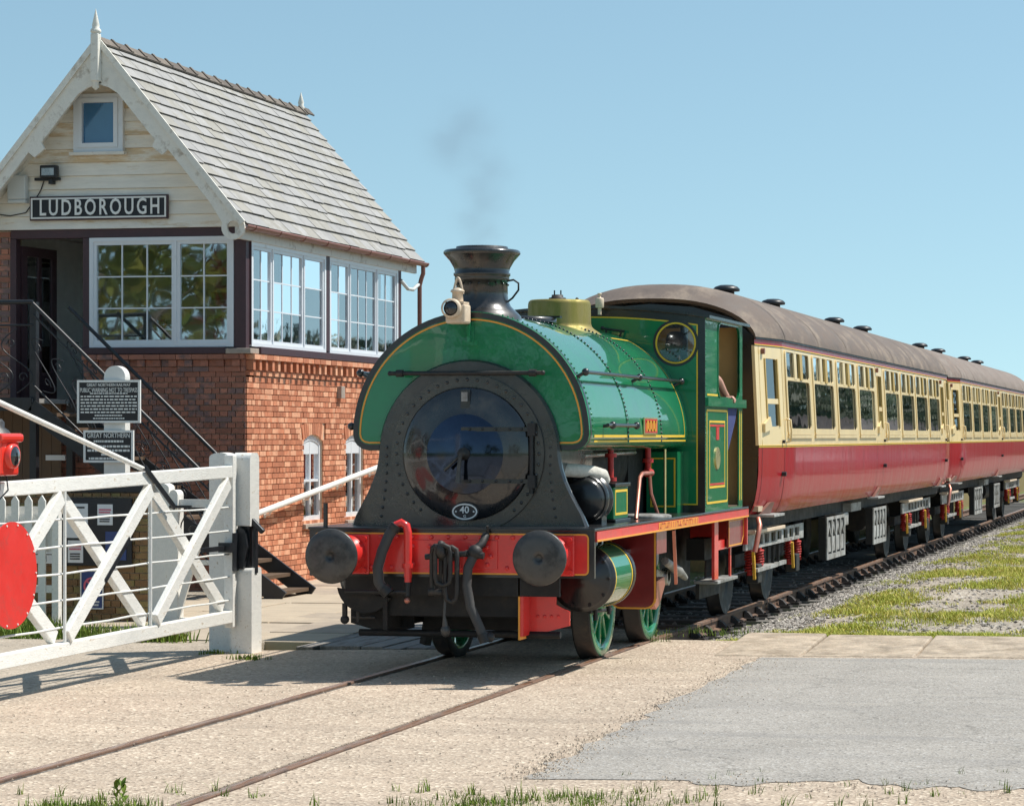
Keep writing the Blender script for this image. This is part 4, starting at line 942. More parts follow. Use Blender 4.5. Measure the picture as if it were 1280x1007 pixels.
# red gate lamp on the top rail
lp = thing('gate_lamp', (GT, 17.94, 1.64), 'red square lamp with round lens standing on the crossing gate', 'lamp')
LY = 17.94; LZ = 1.665
MB().box(GT - .05, GT + .05, LY - .05, LY + .05, LZ - .02, LZ + .10).build('foot', bi, lp)
MB().box(GT - .155, GT + .155, LY - .155, LY + .155, LZ + .09, LZ + .40).build('body', 'lamp_red', lp, bevel=.02)
MB().box(GT - .185, GT + .185, LY - .185, LY + .185, LZ + .345, LZ + .415).build('eave', 'lamp_red', lp, bevel=.025)
MB().lathe([(.15, LZ + .41), (.13, LZ + .44), (.10, LZ + .46), (.10, LZ + .50), (.08, LZ + .525), (.001, LZ + .53)], (GT, LY, 0), n=20).build('chimney_cap', 'buffer_steel', lp)
for ax in 'x':
    ln = MB()
    if ax == 'x': ln.lathe([(.095, .0), (.095, .045), (.075, .05)], (GT + .15, LY, LZ + .24), 'x', 24, True, False)
    else: ln.lathe([(.095, .0), (.095, -.045), (.075, -.05)], (GT, LY - .15, LZ + .24), 'y', 24, True, False)
    rim = ln.build('lens_rim', 'lamp_red', lp)
    le = MB(); le.lathe([(.076, 0), (.06, .015), (.001, .022)], (GT + .195, LY, LZ + .24), 'x', 20) if ax == 'x' else le.lathe([(.076, 0), (.06, -.015), (.001, -.022)], (GT, LY - .195, LZ + .24), 'y', 20)
    le.build('lens', 'door_black', rim)
MB().tube([(GT + .1, LY + .05, LZ + .09), (GT + .13, LY + .02, LZ - .02), (GT + .06, LY - .1, LZ - .15), (GT + .06, LY - .2, LZ - .4)], .006, 6).build('wire', bi, lp)
# gate posts at the closing end
def rpost(mb, x0, x1, y0, y1, z1, r=None):
    r = r or (x1 - x0) / 2 * .999
    poly = [(x0, -.1), (x1, -.1)] + [((x0 + x1) / 2 + (x1 - x0) / 2 * math.cos(R(a)), z1 - r + r * math.sin(R(a))) for a in range(0, 181, 15)]
    return mb.prism(poly, XZ(y0), 0, y1 - y0)
def rpost_y(mb, x0, x1, y0, y1, z0, z1, r=.06):
    poly = [(y0, z0), (y1, z0)] + circ(y1 - r, z1 - r, r, 6, 0, 90) + circ(y0 + r, z1 - r, r, 6, 90, 180)
    return mb.prism(poly, YZ(x0), 0, x1 - x0)
bp_ = thing('back_post', (-2.98, 22.95, 0), 'round topped white post behind the closed end of the gate', 'post')
rpost(MB(), -3.15, -2.94, 22.90, 23.10, 1.90, .05).build('shaft', gw, bp_, bevel=.012)
gp = thing('gate_post', (-2.68, 22.9, 0), 'white boxed gate post with black iron latch halfway up', 'post')
rpost_y(MB(), -2.835, -2.665, 22.73, 22.96, 1.20, 1.90, .07).build('upper_casing', gw, gp, bevel=.012)
rpost_y(MB(), -2.85, -2.645, 22.72, 22.97, -.1, .80, .04).build('lower_casing', gw, gp, bevel=.012)
MB().box(-2.81, -2.69, 22.78, 22.92, .75, 1.24).build('core', bi, gp)
MB().prism([(-2.82, .8), (-2.72, .8), (-2.68, 1.0), (-2.71, 1.16), (-2.77, 1.2), (-2.83, 1.1)], XZ(22.70), 0, .05).box(-2.66, -2.635, 22.80, 22.86, .75, 1.22).build('latch', bi, gp)
MB().bar((-2.68, 22.8, 1.26), (-2.56, 22.8, 1.14), .05, .05).build('catch', bi, gp, bevel=.01)
MB().box(-2.875, -2.853, 22.74, 22.96, -.02, .9).build('guard_strip', gw, gp)

# ---------------------------------------------------------------- low brick wall, notices, fence, wicket
WY = 26.6; c = on_y(188, 700, WY); WX1 = c.x; WX0 = WX1 - 5.2
bw = thing('brick_wall', ((WX0 + WX1) / 2, WY, 0), 'low mossy brick wall carrying the notice board', 'wall')
core = MB().box(WX0, WX1 - .012, WY + .012, WY + .21, -.15, 1.42).build('core', 'mortar_dark', bw)
lay(bond(WX0, WX1, -.10, 1.42, [], rb, .0775, .228), 'x', WY, -1, 'brick_stock', core, lambda u, z: u > WX1 - 3.4 and z > .0)
lay(bond(WY, WY + .22, -.10, 1.42, [], rb), 'y', WX1, 1, 'brick_red', core, lambda u, z: True)
MB().box(WX0, WX1 + .03, WY - .03, WY + .25, 1.424, 1.50).build('coping', 'black_board', bw, bevel=.01)
def bd(pa, pb, y, t=.02):
    """box on plane y spanned by two pixels"""
    a = on_y(*pa, y); b = on_y(*pb, y); return MB().box(min(a.x, b.x), max(a.x, b.x), y - t, y, min(a.z, b.z), max(a.z, b.z)), a, b
def bars(mb, x0, x1, z0, z1, y, rows, rg, fill=.55):
    """rows of word-length strokes standing in for print too small to read"""
    h = (z1 - z0) / rows
    for r in range(rows):
        x = x0; z = z1 - (r + .5) * h
        while x < x1 - .01:
            w = min(rg.uniform(.03, .09) * (x1 - x0), x1 - x); mb.box(x, x + w, y - .003, y, z - h * fill / 2, z + h * fill / 2); x += w + .018 * (x1 - x0)
    return mb
nbx = thing('notice_board', (WX1 - .7, WY - .05, .9), 'dark framed notice board with paper notices on the brick wall', 'notice board')
YB = WY - .03
m_, a, b = bd((70, 622), (166, 707), YB, .03); m_.build('backing', 'black_board', nbx, bevel=.006)
rp = random.Random(4)
for (pa, pb, lab) in (((80, 629), (110, 672), 'plain white paper notice'), ((122, 630), (141, 656), 'small white notice with pink print'), ((85, 675), (104, 703), 'small white notice with pink heading'), ((132, 664), (158, 700), None)):
    m_, a, b = bd(pa, pb, YB - .032, .006); pp = m_.build('paper', 'poster_paper' if lab else 'sign_blue', nbx)
    if lab: pp['label'] = lab
    x0, x1, z0, z1 = min(a.x, b.x), max(a.x, b.x), min(a.z, b.z), max(a.z, b.z); W, H_ = x1 - x0, z1 - z0; yy = YB - .0385
    if lab and 'plain' not in lab:
        bars(MB(), x0 + W * .1, x1 - W * .1, z0 + H_ * .55, z0 + H_ * .8, yy, 2, rp).build('print', 'pink_ink', pp); bars(MB(), x0 + W * .15, x1 - W * .15, z0 + H_ * .12, z0 + H_ * .45, yy, 3, rp).build('print', 'black_board', pp)
    elif lab: bars(MB(), x0 + W * .5, x1 - W * .1, z0 + H_ * .84, z0 + H_ * .93, yy, 1, rp).build('print', 'black_board', pp)
bs = thing('blue_sign', (WX1 - .7, WY - .03, .4), 'blue sign with white border and red ring low on the brick wall', 'sign')
m_, a, b = bd((101, 712), (130, 761), WY - .016, .012); bsm = m_.build('panel', 'sign_blue', bs)
x0, x1, z0, z1 = min(a.x, b.x), max(a.x, b.x), min(a.z, b.z), max(a.z, b.z); cx_, cz_ = (x0 + x1) / 2, (z0 + z1) / 2 + .04
FS = lambda u, v, w: (u, WY - .029 - w, v)
MB().plate(rect(x0, x1, z0, z1), [rect(x0 + .014, x1 - .014, z0 + .014, z1 - .014)], FS, 0, .004).build('border', 'letter_white', bs)
MB().plate(circ(cx_, cz_, .10, 28), [circ(cx_, cz_, .078, 28)], FS, 0, .004).prism([(cx_ - .07, cz_ + .055), (cx_ - .055, cz_ + .07), (cx_ + .07, cz_ - .055), (cx_ + .055, cz_ - .07)], FS, .0, .005).build('ring', 'pink_ink', bs)
bars(MB(), x0 + .05, x1 - .05, z0 + .03, z0 + .10, WY - .029, 2, rp).build('print', 'letter_white', bs)
wb = thing('white_notice', (WX1 - 1.9, WY - .05, 1), 'white framed poster with blue and pink print beside the picket fence', 'poster')
m_, a, b = bd((38, 640), (69, 692), YB - .02, .02); m_.build('backing', 'upvc', wb)
m_, a, b = bd((44, 650), (62, 681), YB - .042, .006); m_.build('print_area', 'sign_blue', wb); m_, a, b = bd((50, 664), (60, 674), YB - .05, .004); m_.build('emblem', 'pink_ink', wb)
m_, a, b = bd((40, 693), (66, 704), YB - .02, .02); m_.build('strip', 'poster_paper', wb); m_, a, b = bd((52, 694), (58, 702), YB - .042, .004); m_.build('emblem', 'black_board', wb)
# picket fence
FY = 25.6; pf_ = thing('picket_fence', (on_y(20, 700, FY).x, FY, 0), 'short white picket fence with pointed pales beside the red disc', 'fence')
px = 57; zt = on_y(20, 619, FY).z
while px > -90:
    c = on_y(px - 5, 700, FY); w = .042
    MB().prism([(c.x - w, .04), (c.x + w, .04), (c.x + w, zt - .06), (c.x, zt + .005), (c.x - w, zt - .06)], XZ(FY), 0, .022).build('pale', gw, pf_, bevel=.004); px -= 16.8
xa, xb = on_y(-100, 700, FY).x, on_y(66, 700, FY).x
for z in (.35, zt - .30): MB().box(xa, xb, FY + .024, FY + .065, z, z + .08).build('rail', gw, pf_)
MB().box(xa, xb + .02, FY + .07, FY + .085, zt - .62, zt - .12).build('board', gw, pf_); MB().box(xb - .02, xb + .06, FY + .01, FY + .10, -.1, zt - .02).build('post', gw, pf_, bevel=.008)
# wicket gate and its posts
KY = 25.9
wk = thing('wicket_gate', (on_y(236, 700, KY).x, KY, 0), 'small white wicket gate with black iron scroll beside its post', 'wicket gate')
for (pa, pb, pt, n) in ((185, 211, 603, 'post'), (211, 222, 612, 'post'), (262, 270, 606, 'post')):
    a, b = on_y(pa, 700, KY), on_y(pb, 700, KY); zt = on_y(200, pt, KY).z
    rpost(MB(), a.x, b.x, KY, KY + .16, zt, .06).build(n, gw, wk, bevel=.01)
a, b = on_y(222, 700, KY + .05).x, on_y(262, 700, KY + .05).x
for (p, q) in ((624, 634), (772, 780), (700, 706)):
    MB().box(a, b, KY + .04, KY + .09, on_y(240, q, KY).z, on_y(240, p, KY).z).build('gate_rail', gw, wk)
MB().bar((a, KY + .03, on_y(240, 772, KY).z), (b, KY + .03, on_y(240, 634, KY).z), .04, .07).build('gate_brace', gw, wk)
mb = MB(); zc = on_y(240, 660, KY).z; cxw = (a + b) / 2
for s in (-1, 1): mb.tube([(cxw + s * (.02 + .13 * math.sin(t * PI / 8)), KY + .05, zc + .22 - t * .055) for t in range(9)], .008, 5)
mb.tube([(cxw + .05 * math.cos(t * PI / 6), KY + .05, zc - .02 + .05 * math.sin(t * PI / 6)) for t in range(13)], .007, 5); mb.build('scroll', bi, wk)
MB().bar((on_y(213, 633, KY).x, KY - .02, on_y(213, 633, KY).z), (on_y(240, 633, KY).x, KY - .02, on_y(240, 633, KY).z), .03, .03).build('latch', bi, wk)
# white railing sloping up along the side wall
A = on_x(318, 643, -6.42); B = on_x(480, 581, -6.42)
rl = thing('ramp_rail', (-6.42, (A.y + B.y) / 2, 0), 'white sloping handrail fixed along the sunlit brick side wall', 'handrail')
MB().cyl(A, B, .042, n=12).build('rail', 'white_paint', rl)
for t in (.12, .4, .66, .93):
    q = A.lerp(B, t); MB().tube([q + Vector((0, 0, -.03)), q + Vector((-.04, 0, -.09)), (BX1 - .01, q.y, q.z - .10)], .014, 6).cyl((BX1 - .01, q.y, q.z - .1), (BX1 + .03, q.y, q.z - .1), .04, n=10).build('bracket', 'white_paint', rl)
MB().cyl((A.x, A.y, -.02), A, .035, n=10).build('post', 'white_paint', rl)

# cast iron notices on their post
NY = 27.35; c0 = on_y(143, 457, NY); c1 = on_y(130, 457, NY)
ns = thing('notice_post', (c0.x, NY, 0), 'white round topped post behind the wall that carries two cast iron notices', 'post')
px0, px1 = on_y(130, 500, NY).x, on_y(156.5, 500, NY).x
rpost(MB(), px0, px1, NY, NY + .13, c0.z).build('shaft', 'white_paint', ns, bevel=.012)
def castsign(name, pa, pb, label, lines):
    y = NY - .01; a = on_y(*pa, y); b = on_y(*pb, y); x0, x1, z0, z1 = a.x, b.x, b.z, a.z; W, H_ = x1 - x0, z1 - z0
    t = thing(name, ((x0 + x1) / 2, y, z0), label, 'sign'); F = lambda u, v, w: (u, y - .02 - w, v)
    MB().prism(rect(x0, x1, z0, z1), F, -.02, 0).build('panel', 'black_board', t)
    MB().plate(rect(x0 - .004, x1 + .004, z0 - .004, z1 + .004), [rect(x0 + .022, x1 - .022, z0 + .022, z1 - .022)], F, -.018, .010).build('border', 'letter_white', t)
    for (txt, v, size, wid) in lines:
        zc = z1 - v * H_; xc = (x0 + x1) / 2
        if txt: MB().text(txt, lambda u, v2, w: F(xc + u, zc + v2, w), size * H_, w0=0, w1=.006, width=wid * W).build('lettering', 'letter_white', t)
        else: bars(MB(), xc - wid * W / 2, xc + wid * W / 2, zc - size * H_ / 2, zc + size * H_ / 2, y - .02, 1, rp, .62).build('small_print', 'letter_white', t)
    return t
castsign('trespass_notice', (98, 475.5), (176, 528), 'large black cast iron trespass notice with close white print', [('GREAT NORTHERN RAILWAY', .11, .11, .70), ('PUBLIC WARNING NOT TO TRESPASS', .235, .15, .92), (None, .31, .045, .6)] + [(None, .38 + .075 * i, .055, .9) for i in range(6)] + [(None, .83, .05, .45), (None, .90, .05, .5)])
castsign('railway_notice', (106, 538), (167.5, 577.5), 'smaller black cast iron notice below the trespass notice', [('GREAT NORTHERN', .16, .22, .86), (None, .34, .11, .6), (None, .50, .11, .86), (None, .63, .11, .86), (None, .76, .10, .3), (None, .88, .10, .8)])
# ---------------------------------------------------------------- saddle tank locomotive
lo_ = thing('steam_locomotive', (0, 24, 0), 'green saddle tank steam locomotive with red buffer beam at the head of the train', 'locomotive')
GRN, BLK, RED, MAR, IRN, CHS = 'loco_green', 'loco_black', 'loco_red', 'loco_maroon', 'iron_dark', 'chassis_black'
FPZ = 1.28; YB0, YB1 = 20.60, 27.45                     # footplate top; front and rear beams
CZ = 1.905                                               # boiler centre
def M_(name, m, par=lo_, bevel=0.): return lambda mb: mb.build(name, m, par, bevel=bevel)
# frames, footplate, valances
for s in (-1, 1): MB().box(s * .60 - .02, s * .60 + .02, YB0 + .05, YB1 - .05, .40, 1.22).build('frame_plate', CHS, lo_)
MB().box(-.58, .58, YB0 + .4, YB1 - .3, .55, 1.15).box(-.5, .5, 21.4, 22.2, .35, .6).build('ash_pan', CHS, lo_)
MB().box(-1.27, 1.27, YB0 - .02, YB1 + .02, 1.255, FPZ).build('footplate', BLK, lo_, bevel=.006)
for s in (-1, 1):
    v = MB().box(s * 1.262 - .012, s * 1.262 + .012, YB0 + .045, YB1, 1.165, 1.252).build('valance', RED, lo_)
    MB().box(s * 1.275 - .003, s * 1.275 + .003, YB0 + .045, YB1, 1.167, 1.182).build('lining', 'lining_orange', v)
# maker's lettering on the valance
pl_ = MB().box(1.2745, 1.2775, 22.98, 24.74, 1.187, 1.248).build('letter_panel', 'lining_orange', lo_)
bars(MB(), 0, 1, 0, 1, 0, 1, rp) if False else None
mb = MB(); y = 23.02
while y < 24.70:
    w = rp.uniform(.035, .07); mb.box(1.2785, 1.2795, y, y + w * .35, 1.192, 1.243)
    if rp.random() < .7: mb.box(1.2785, 1.2795, y, y + w, *( (1.192, 1.204) if rp.random() < .5 else (1.231, 1.243)))
    y += w + .02
mb.build('letter_strokes', 'loco_red', pl_)
# buffer beams
BP = rrect(-1.215, 1.215, .885, 1.235, .04)
bb = MB().box(-1.262, 1.262, YB0, YB0 + .04, .86, 1.254).build('buffer_beam', BLK, lo_)
MB().prism(offset_poly(BP, .0), XZ(YB0), -.004, .0).build('panel', RED, bb)
o = MB(); outline(o, BP, XZ(YB0), .0, .013, -.0055, -.003); o.build('lining', 'lining_orange', bb)
MB().box(-.42, .42, YB0 - .016, YB0 - .0045, .93, 1.175).build('hook_plate', RED, bb, bevel=.004)
mb = MB()
for x in (-.62, -.48, -.34, -.17, -.02, .13, .27, .41, .55): mb.sphere((x, YB0 - .006, 1.20), .022, 6, (1, 1, .9))
for (x, z) in ((-.33, 1.12), (.33, 1.12), (-.33, .97), (.33, .97), (.18, 1.12), (-.18, 1.12), (-.36, 1.04), (.36, 1.04), (-.7, .94), (-.52, .94), (.5, .94), (.66, .94)): mb.sphere((x, YB0 - .018 if abs(x) < .4 else YB0 - .006, z), .02, 6)
mb.build('rivets', RED, bb)
rbm = MB().box(-1.262, 1.262, YB1 - .04, YB1, .86, 1.254).build('buffer_beam', RED, lo_)
# rear side plates under the cab
for s in (-1, 1):
    q = [(26.55, 1.165), (26.55, .86), (27.30, .86), (27.40, .95), (27.42, 1.165)]
    v = MB().prism(q, YZ(s * 1.215), -.01, .01).build('side_plate', MAR, lo_)
    o = MB(); outline(o, q if s > 0 else q, YZ(s * 1.215), .012, .014, -.013, .013); o.build('lining', 'lining_orange', v)
# buffers
BXC = .905
def buffer(yf, sg, x, par):
    """sg -1: points towards the camera"""
    t = MB(); yb = yf
    t.box(x - .19, x + .19, min(yb, yb + sg * .03), max(yb, yb + sg * .03), .88, 1.22)
    bo = t.build('buffer', RED, par, bevel=.012)
    MB().lathe([(.165, 0), (.15, sg * .05), (.115, sg * .10), (.105, sg * .22), (.115, sg * .235)], (x, yb + sg * .03, 1.05), 'y', 28).build('housing', RED, bo)
    MB().lathe([(.07, 0), (.07, sg * .16)], (x, yb + sg * .25, 1.05), 'y', 20).build('shank', 'steel', bo)
    pr = [(.08, sg * .40), (.225, sg * .415), (.232, sg * .43), (.225, sg * .447), (.16, sg * .462), (.06, sg * .468), (.035, sg * .466), (.03, sg * .44), (.001, sg * .44)]
    MB().lathe(pr, (x, yb, 1.05), 'y', 48).build('head', 'buffer_steel', bo)
    mb = MB()
    for (dx, dz) in ((-.155, .135), (.155, .135), (-.155, -.135), (.155, -.135)): mb.cyl((x + dx, yb + sg * .03, 1.05 + dz), (x + dx, yb + sg * .06, 1.05 + dz), .022, n=6)
    mb.build('bolts', RED, bo); return bo
for x in (-BXC, BXC): buffer(YB0 - .004, -1, x, lo_); buffer(YB1, 1, x, lo_)
# coupling: hook and links hanging
ck = MB(); ck.box(-.04, .04, YB0 - .14, YB0, 1.0, 1.10); ck.tube([(0, YB0 - .12, 1.05), (0, YB0 - .22, 1.05), (0, YB0 - .28, 1.09), (0, YB0 - .26, 1.16), (0, YB0 - .20, 1.15)], [.04, .045, .04, .03, .02], 10)
hk = ck.build('draw_hook', IRN, lo_)
def link(name, x0, x1, y, z0, z1, r, m=IRN):
    pts = [(x0, y, z1 - .03), (x0, y, z0 + .03), ((x0 + x1) / 2, y + .01, z0), (x1, y, z0 + .03), (x1, y, z1 - .03), ((x0 + x1) / 2, y - .02, z1)]
    P2 = []
    for i in range(len(pts)):
        a, b = Vector(pts[i]), Vector(pts[(i + 1) % len(pts)]); P2 += [a.lerp(b, .15), a.lerp(b, .85)]
    return MB().tube(P2, r, 8, True).build(name, m, hk)
link('shackle', -.10, -.02, YB0 - .20, .72, 1.14, .022); link('shackle', .03, .13, YB0 - .23, .66, 1.13, .022); link('shackle', -.05, .08, YB0 - .26, .80, 1.15, .02)
MB().cyl((-.16, YB0 - .19, 1.04), (.2, YB0 - .19, 1.07), .025, n=10).cyl((-.12, YB0 - .22, .745), (.0, YB0 - .22, .745), .03, n=10).build('coupling_screw', IRN, hk)
MB().tube([(.02, YB0 - .2, .70), (.015, YB0 - .22, .55), (.02, YB0 - .2, .44)], [.014, .012, .03], 8).sphere((.02, YB0 - .2, .42), .042, 7, (1, 1, 1.3)).build('tommy_bar', 'buffer_steel', hk)
# vacuum stand pipe (red) with its hose
vx = -.345
vp = MB().tube([(vx, YB0 - .10, .86), (vx, YB0 - .10, 1.24), (vx - .01, YB0 - .11, 1.30), (vx - .05, YB0 - .12, 1.325), (vx - .10, YB0 - .13, 1.30)], .035, 12).cyl((vx, YB0 - .10, .94), (vx, YB0 - .10, .98), .05, n=12).cyl((vx, YB0 - .10, .82), (vx, YB0 - .10, .87), .03, n=12).build('vacuum_pipe', RED, lo_)
MB().tube([(vx, YB0 - .10, .83), (vx, YB0 - .11, .70)], .028, 10).build('lower_pipe', IRN, vp); MB().sphere((vx, YB0 - .12, .665), .027, 6).build('drain_cock', 'copper_pipe', vp)
hs_ = [(vx - .09, YB0 - .135, 1.305), (vx - .15, YB0 - .15, 1.22), (vx - .21, YB0 - .16, 1.08), (vx - .245, YB0 - .17, .94), (vx - .235, YB0 - .17, .82), (vx - .19, YB0 - .16, .75)]
MB().tube(hs_, .045, 14).build('hose', 'hose', vp); MB().cyl(hs_[0], (vx - .12, YB0 - .142, 1.26), .052, n=14).build('clamp', IRN, vp); MB().cyl((vx - .20, YB0 - .16, .77), (vx - .15, YB0 - .155, .72), .056, n=14).build('coupling_head', IRN, vp)
MB().tube([(vx - .55, YB0 - .13, .735), (vx - .1, YB0 - .14, .735)], .018, 8).tube([(vx - .2, YB0 - .14, .74), (vx + .0, YB0 - .12, .735)], .016, 8).build('bracket_rod', IRN, vp)
# steam heat / air hose on the right of the hook
hx = .26
hb = MB().tube([(hx + .06, YB0 - .02, 1.22), (hx + .05, YB0 - .10, 1.15), (hx, YB0 - .14, 1.10)], .035, 10).sphere((hx, YB0 - .14, 1.08), .065, 8).cyl((hx - .08, YB0 - .15, 1.07), (hx + .08, YB0 - .15, 1.05), .03, n=8).build('hose_cock', IRN, lo_)
hp2 = [(hx - .01, YB0 - .15, 1.05), (hx - .05, YB0 - .18, .95), (hx - .055, YB0 - .2, .80), (hx - .02, YB0 - .2, .62), (hx + .05, YB0 - .2, .47), (hx + .09, YB0 - .19, .37)]
MB().tube(hp2, .04, 14).build('hose', 'hose', hb); MB().cyl((hx + .08, YB0 - .19, .40), (hx + .11, YB0 - .19, .33), .052, n=12).sphere((hx + .14, YB0 - .18, .37), .045, 6).build('coupling_head', IRN, hb)
MB().tube([(hx + .08, YB0 - .02, 1.21), (hx + .085, YB0 - .06, 1.30)], .012, 6).build('lever', IRN, hb)
# under the beam: drag plate, guard irons, cross stay
MB().box(-.95, .95, YB0 + .03, YB0 + .06, .70, .862).build('drag_plate', CHS, lo_)
MB().box(-.60, .60, YB0 + .10, YB0 + .14, .52, .72).cyl((-.9, YB0 + .25, .36), (.9, YB0 + .25, .36), .03, n=10).cyl((-.7, YB0 + .3, .52), (.7, YB0 + .3, .52), .022, n=8).build('brake_shaft', CHS, lo_)
MB().prism(circ(-.78, .80, .26, 14, 190, 330), XZ(YB0 + .06), 0, .03).build('gusset', CHS, lo_)
mb = MB(); mb.tube([(-.98, YB0 + .1, .62), (-.98, YB0 + .1, .50)], .025, 8).sphere((-.98, YB0 + .1, .48), .04, 6).tube([(-.92, YB0 + .1, .60), (-.70, YB0 + .1, .60)], .016, 6).tube([(-.92, YB0 + .1, .50), (-.70, YB0 + .1, .50)], .016, 6).tube([(-.86, YB0 + .1, .46), (-.86, YB0 + .1, .64)], .02, 6).build('drain_cocks', IRN, lo_)
for s in (-1, 1):
    q = [(s * .58, .86), (s * 1.0, .86), (s * 1.0, .66), (s * .92, .40), (s * .60, .28)] if s < 0 else [(.62, .86), (.90, .86), (.90, .60), (1.02, .45), (.62, .34)]
    gi = MB().prism([(s * .60, .86), (s * .86, .86), (s * .86, .62), (s * .98, .56), (s * .98, .44), (s * .60, .34)], XZ(YB0 + .25), 0, .02).build('guard_plate', RED if s > 0 else CHS, lo_)
    if s > 0:
        MB().box(.60, .63, YB0 + .04, YB0 + .62, .36, .86).build('guard_side', RED, gi); MB().box(.588, .602, YB0 + .03, YB0 + .27, .33, .86).build('lining', 'lining_orange', gi)
        mb = MB()
        for k in range(4): mb.sphere((.70 + .06 * k, YB0 + .245, .52), .013, 5)
        mb.build('rivets', RED, gi)
q0, q1 = on_y(472, 745, YB0 + .45), on_y(517, 793, YB0 + .45)
MB().prism([(q0.x, .86), (q0.x, q1.z + .03), (q0.x + .05, q1.z), (q1.x, q1.z + .06), (q1.x, .86)], XZ(YB0 + .45), 0, .03).build('front_guard', CHS, lo_)
MB().bar((-.66, YB0 + 1.6, .70), (-.70, YB0 + 1.45, .16), .06, .10).build('brake_hanger', CHS, lo_)
# ---- smokebox
def sbx_profile(r=.82):
    right = [(1.07, FPZ), (1.035, 1.36), (.985, 1.45), (.925, 1.56), (.875, 1.67), (.842, 1.77), (.825, 1.86)]
    arc = [(r * math.cos(R(a)), CZ + r * math.sin(R(a))) for a in range(0, 181, 6)]
    return right + arc + [(-x, z) for x, z in right[::-1]]
SBY = 21.10
pr = sbx_profile()
mb = MB(); n = len(pr)
inner = [(x * (1 - .020), z if z < 1.3 else CZ + (z - CZ) * .980) for x, z in pr]
A = [(x, SBY + .03, z) for x, z in pr]; B = [(x, SBY + .065, z) for x, z in pr]; Fc = [(x, SBY, z) for x, z in inner]
mb.strip(A, B); mb.strip(Fc, A); mb.add(Fc, [tuple(range(n))]); mb.add(B, [tuple(range(n))])
mb.lathe([(.80, SBY + .06), (.80, 22.35)], (0, 0, CZ), 'y', 48); mb.box(-.62, .62, SBY + .06, 22.3, FPZ, 1.7)
smk = mb.build('smokebox', 'smokebox_black', lo_)
mb = MB(); mb.plate(circ(0, CZ, .69, 64), [circ(0, CZ, .585, 64)], XZ(SBY), -.022, .0); mb.build('door_ring', 'smokebox_black', smk, bevel=.006)
mb = MB()
for k in range(44):
    a = 2 * PI * k / 44
    if math.sin(a) < -.80: continue
    mb.sphere((.645 * math.cos(a), SBY - .022, CZ + .645 * math.sin(a)), .015, 5)
for k in range(9): mb.sphere((-.74 - .015 * max(0, 5 - k) ** 1.3 * .4, SBY - .003, 1.36 + k * .075), .014, 5); mb.sphere((.74 + .015 * max(0, 5 - k) ** 1.3 * .4, SBY - .003, 1.36 + k * .075), .012, 5)
mb.build('rivets', 'smokebox_black', smk)
dr = MB().lathe([(.578, -.004), (.578, -.030), (.57, -.040), (.50, -.058), (.42, -.074), (.352, -.084), (.345, -.087)], (0, SBY - .002, CZ), 'y', 64, True, False).build('smokebox_door', 'door_outer', smk)
MB().lathe([(.345, -.087), (.30, -.094), (.25, -.101), (.2, -.107), (.15, -.1115), (.1, -.115), (.05, -.117), (.001, -.1175)], (0, SBY - .002, CZ), 'y', 64).build('door_dish', 'door_polished', smk)
def DY(r): return SBY - .045 - .07 * max(0, 1 - (r / .56) ** 2)
for z in (2.118, 1.668):
    pts = [(-.03 + .60 * i / 8, 0, z) for i in range(9)]
    mb = MB(); lo1 = [(x, DY(math.hypot(x, z - CZ)) - .004, z - .019) for x, _, z in pts]; lo2 = [(x, DY(math.hypot(x, z - CZ)) - .004, z + .019) for x, _, z in pts]
    bk1 = [(x, y + .03, z) for x, y, z in lo1]; bk2 = [(x, y + .03, z) for x, y, z in lo2]
    mb.strip(lo1, lo2); mb.strip(lo1, bk1); mb.strip(lo2, bk2)
    for x in (.05, .16, .28, .40, .50): mb.sphere((x, DY(math.hypot(x, z - CZ)) - .016, z), .012, 5)
    mb.build('hinge_strap', BLK, smk)
MB().cyl((.585, SBY - .05, 1.56), (.585, SBY - .05, 2.16), .018, n=10).box(.555, .62, SBY - .07, SBY, 2.06, 2.17).box(.555, .62, SBY - .07, SBY, 1.61, 1.72).build('hinge_pin', IRN, smk)
MB().lathe([(.055, 0), (.055, -.02), (.03, -.03), (.028, -.09), (.001, -.10)], (0, SBY - .115, CZ), 'y', 20).build('door_dart', 'iron_dark', smk)
MB().tube([(0, SBY - .19, CZ), (-.06, SBY - .20, CZ - .06), (-.15, SBY - .21, CZ - .14)], [.018, .014, .018], 8).tube([(0, SBY - .215, CZ), (-.015, SBY - .22, CZ - .12), (-.022, SBY - .225, CZ - .25)], [.02, .017, .024], 8).build('door_handle', 'buffer_steel', smk)
MB().box(-.042, .042, SBY - .08, SBY - .05, 2.30, 2.46).build('lamp_bracket', BLK, smk); MB().box(-.026, .026, SBY - .11, SBY - .08, 2.36, 2.44).build('lamp_socket', 'silver_grey', smk)
el = lambda rx, rz, n=40: [(rx * math.cos(2 * PI * i / n), 1.405 + rz * math.sin(2 * PI * i / n)) for i in range(n)]
npl = MB().prism(el(.125, .082), XZ(SBY - .092), 0, .04).build('number_plate', 'black_board', smk)
MB().plate(el(.113, .070), [el(.101, .058)], XZ(SBY - .092), -.006, .0).text('40', lambda u, v, w: (u - .002, SBY - .092 - w, 1.418 + v), .085, w0=0, w1=.007, bold=.001).text('G', lambda u, v, w: (u, SBY - .092 - w, 1.364 + v), .034, w0=0, w1=.007).build('figures', 'letter_white', smk)
mb = MB()
for x in (-.08, .08): mb.sphere((x, SBY - .094, 1.405), .009, 5)
mb.build('plate_bolts', 'letter_white', smk)
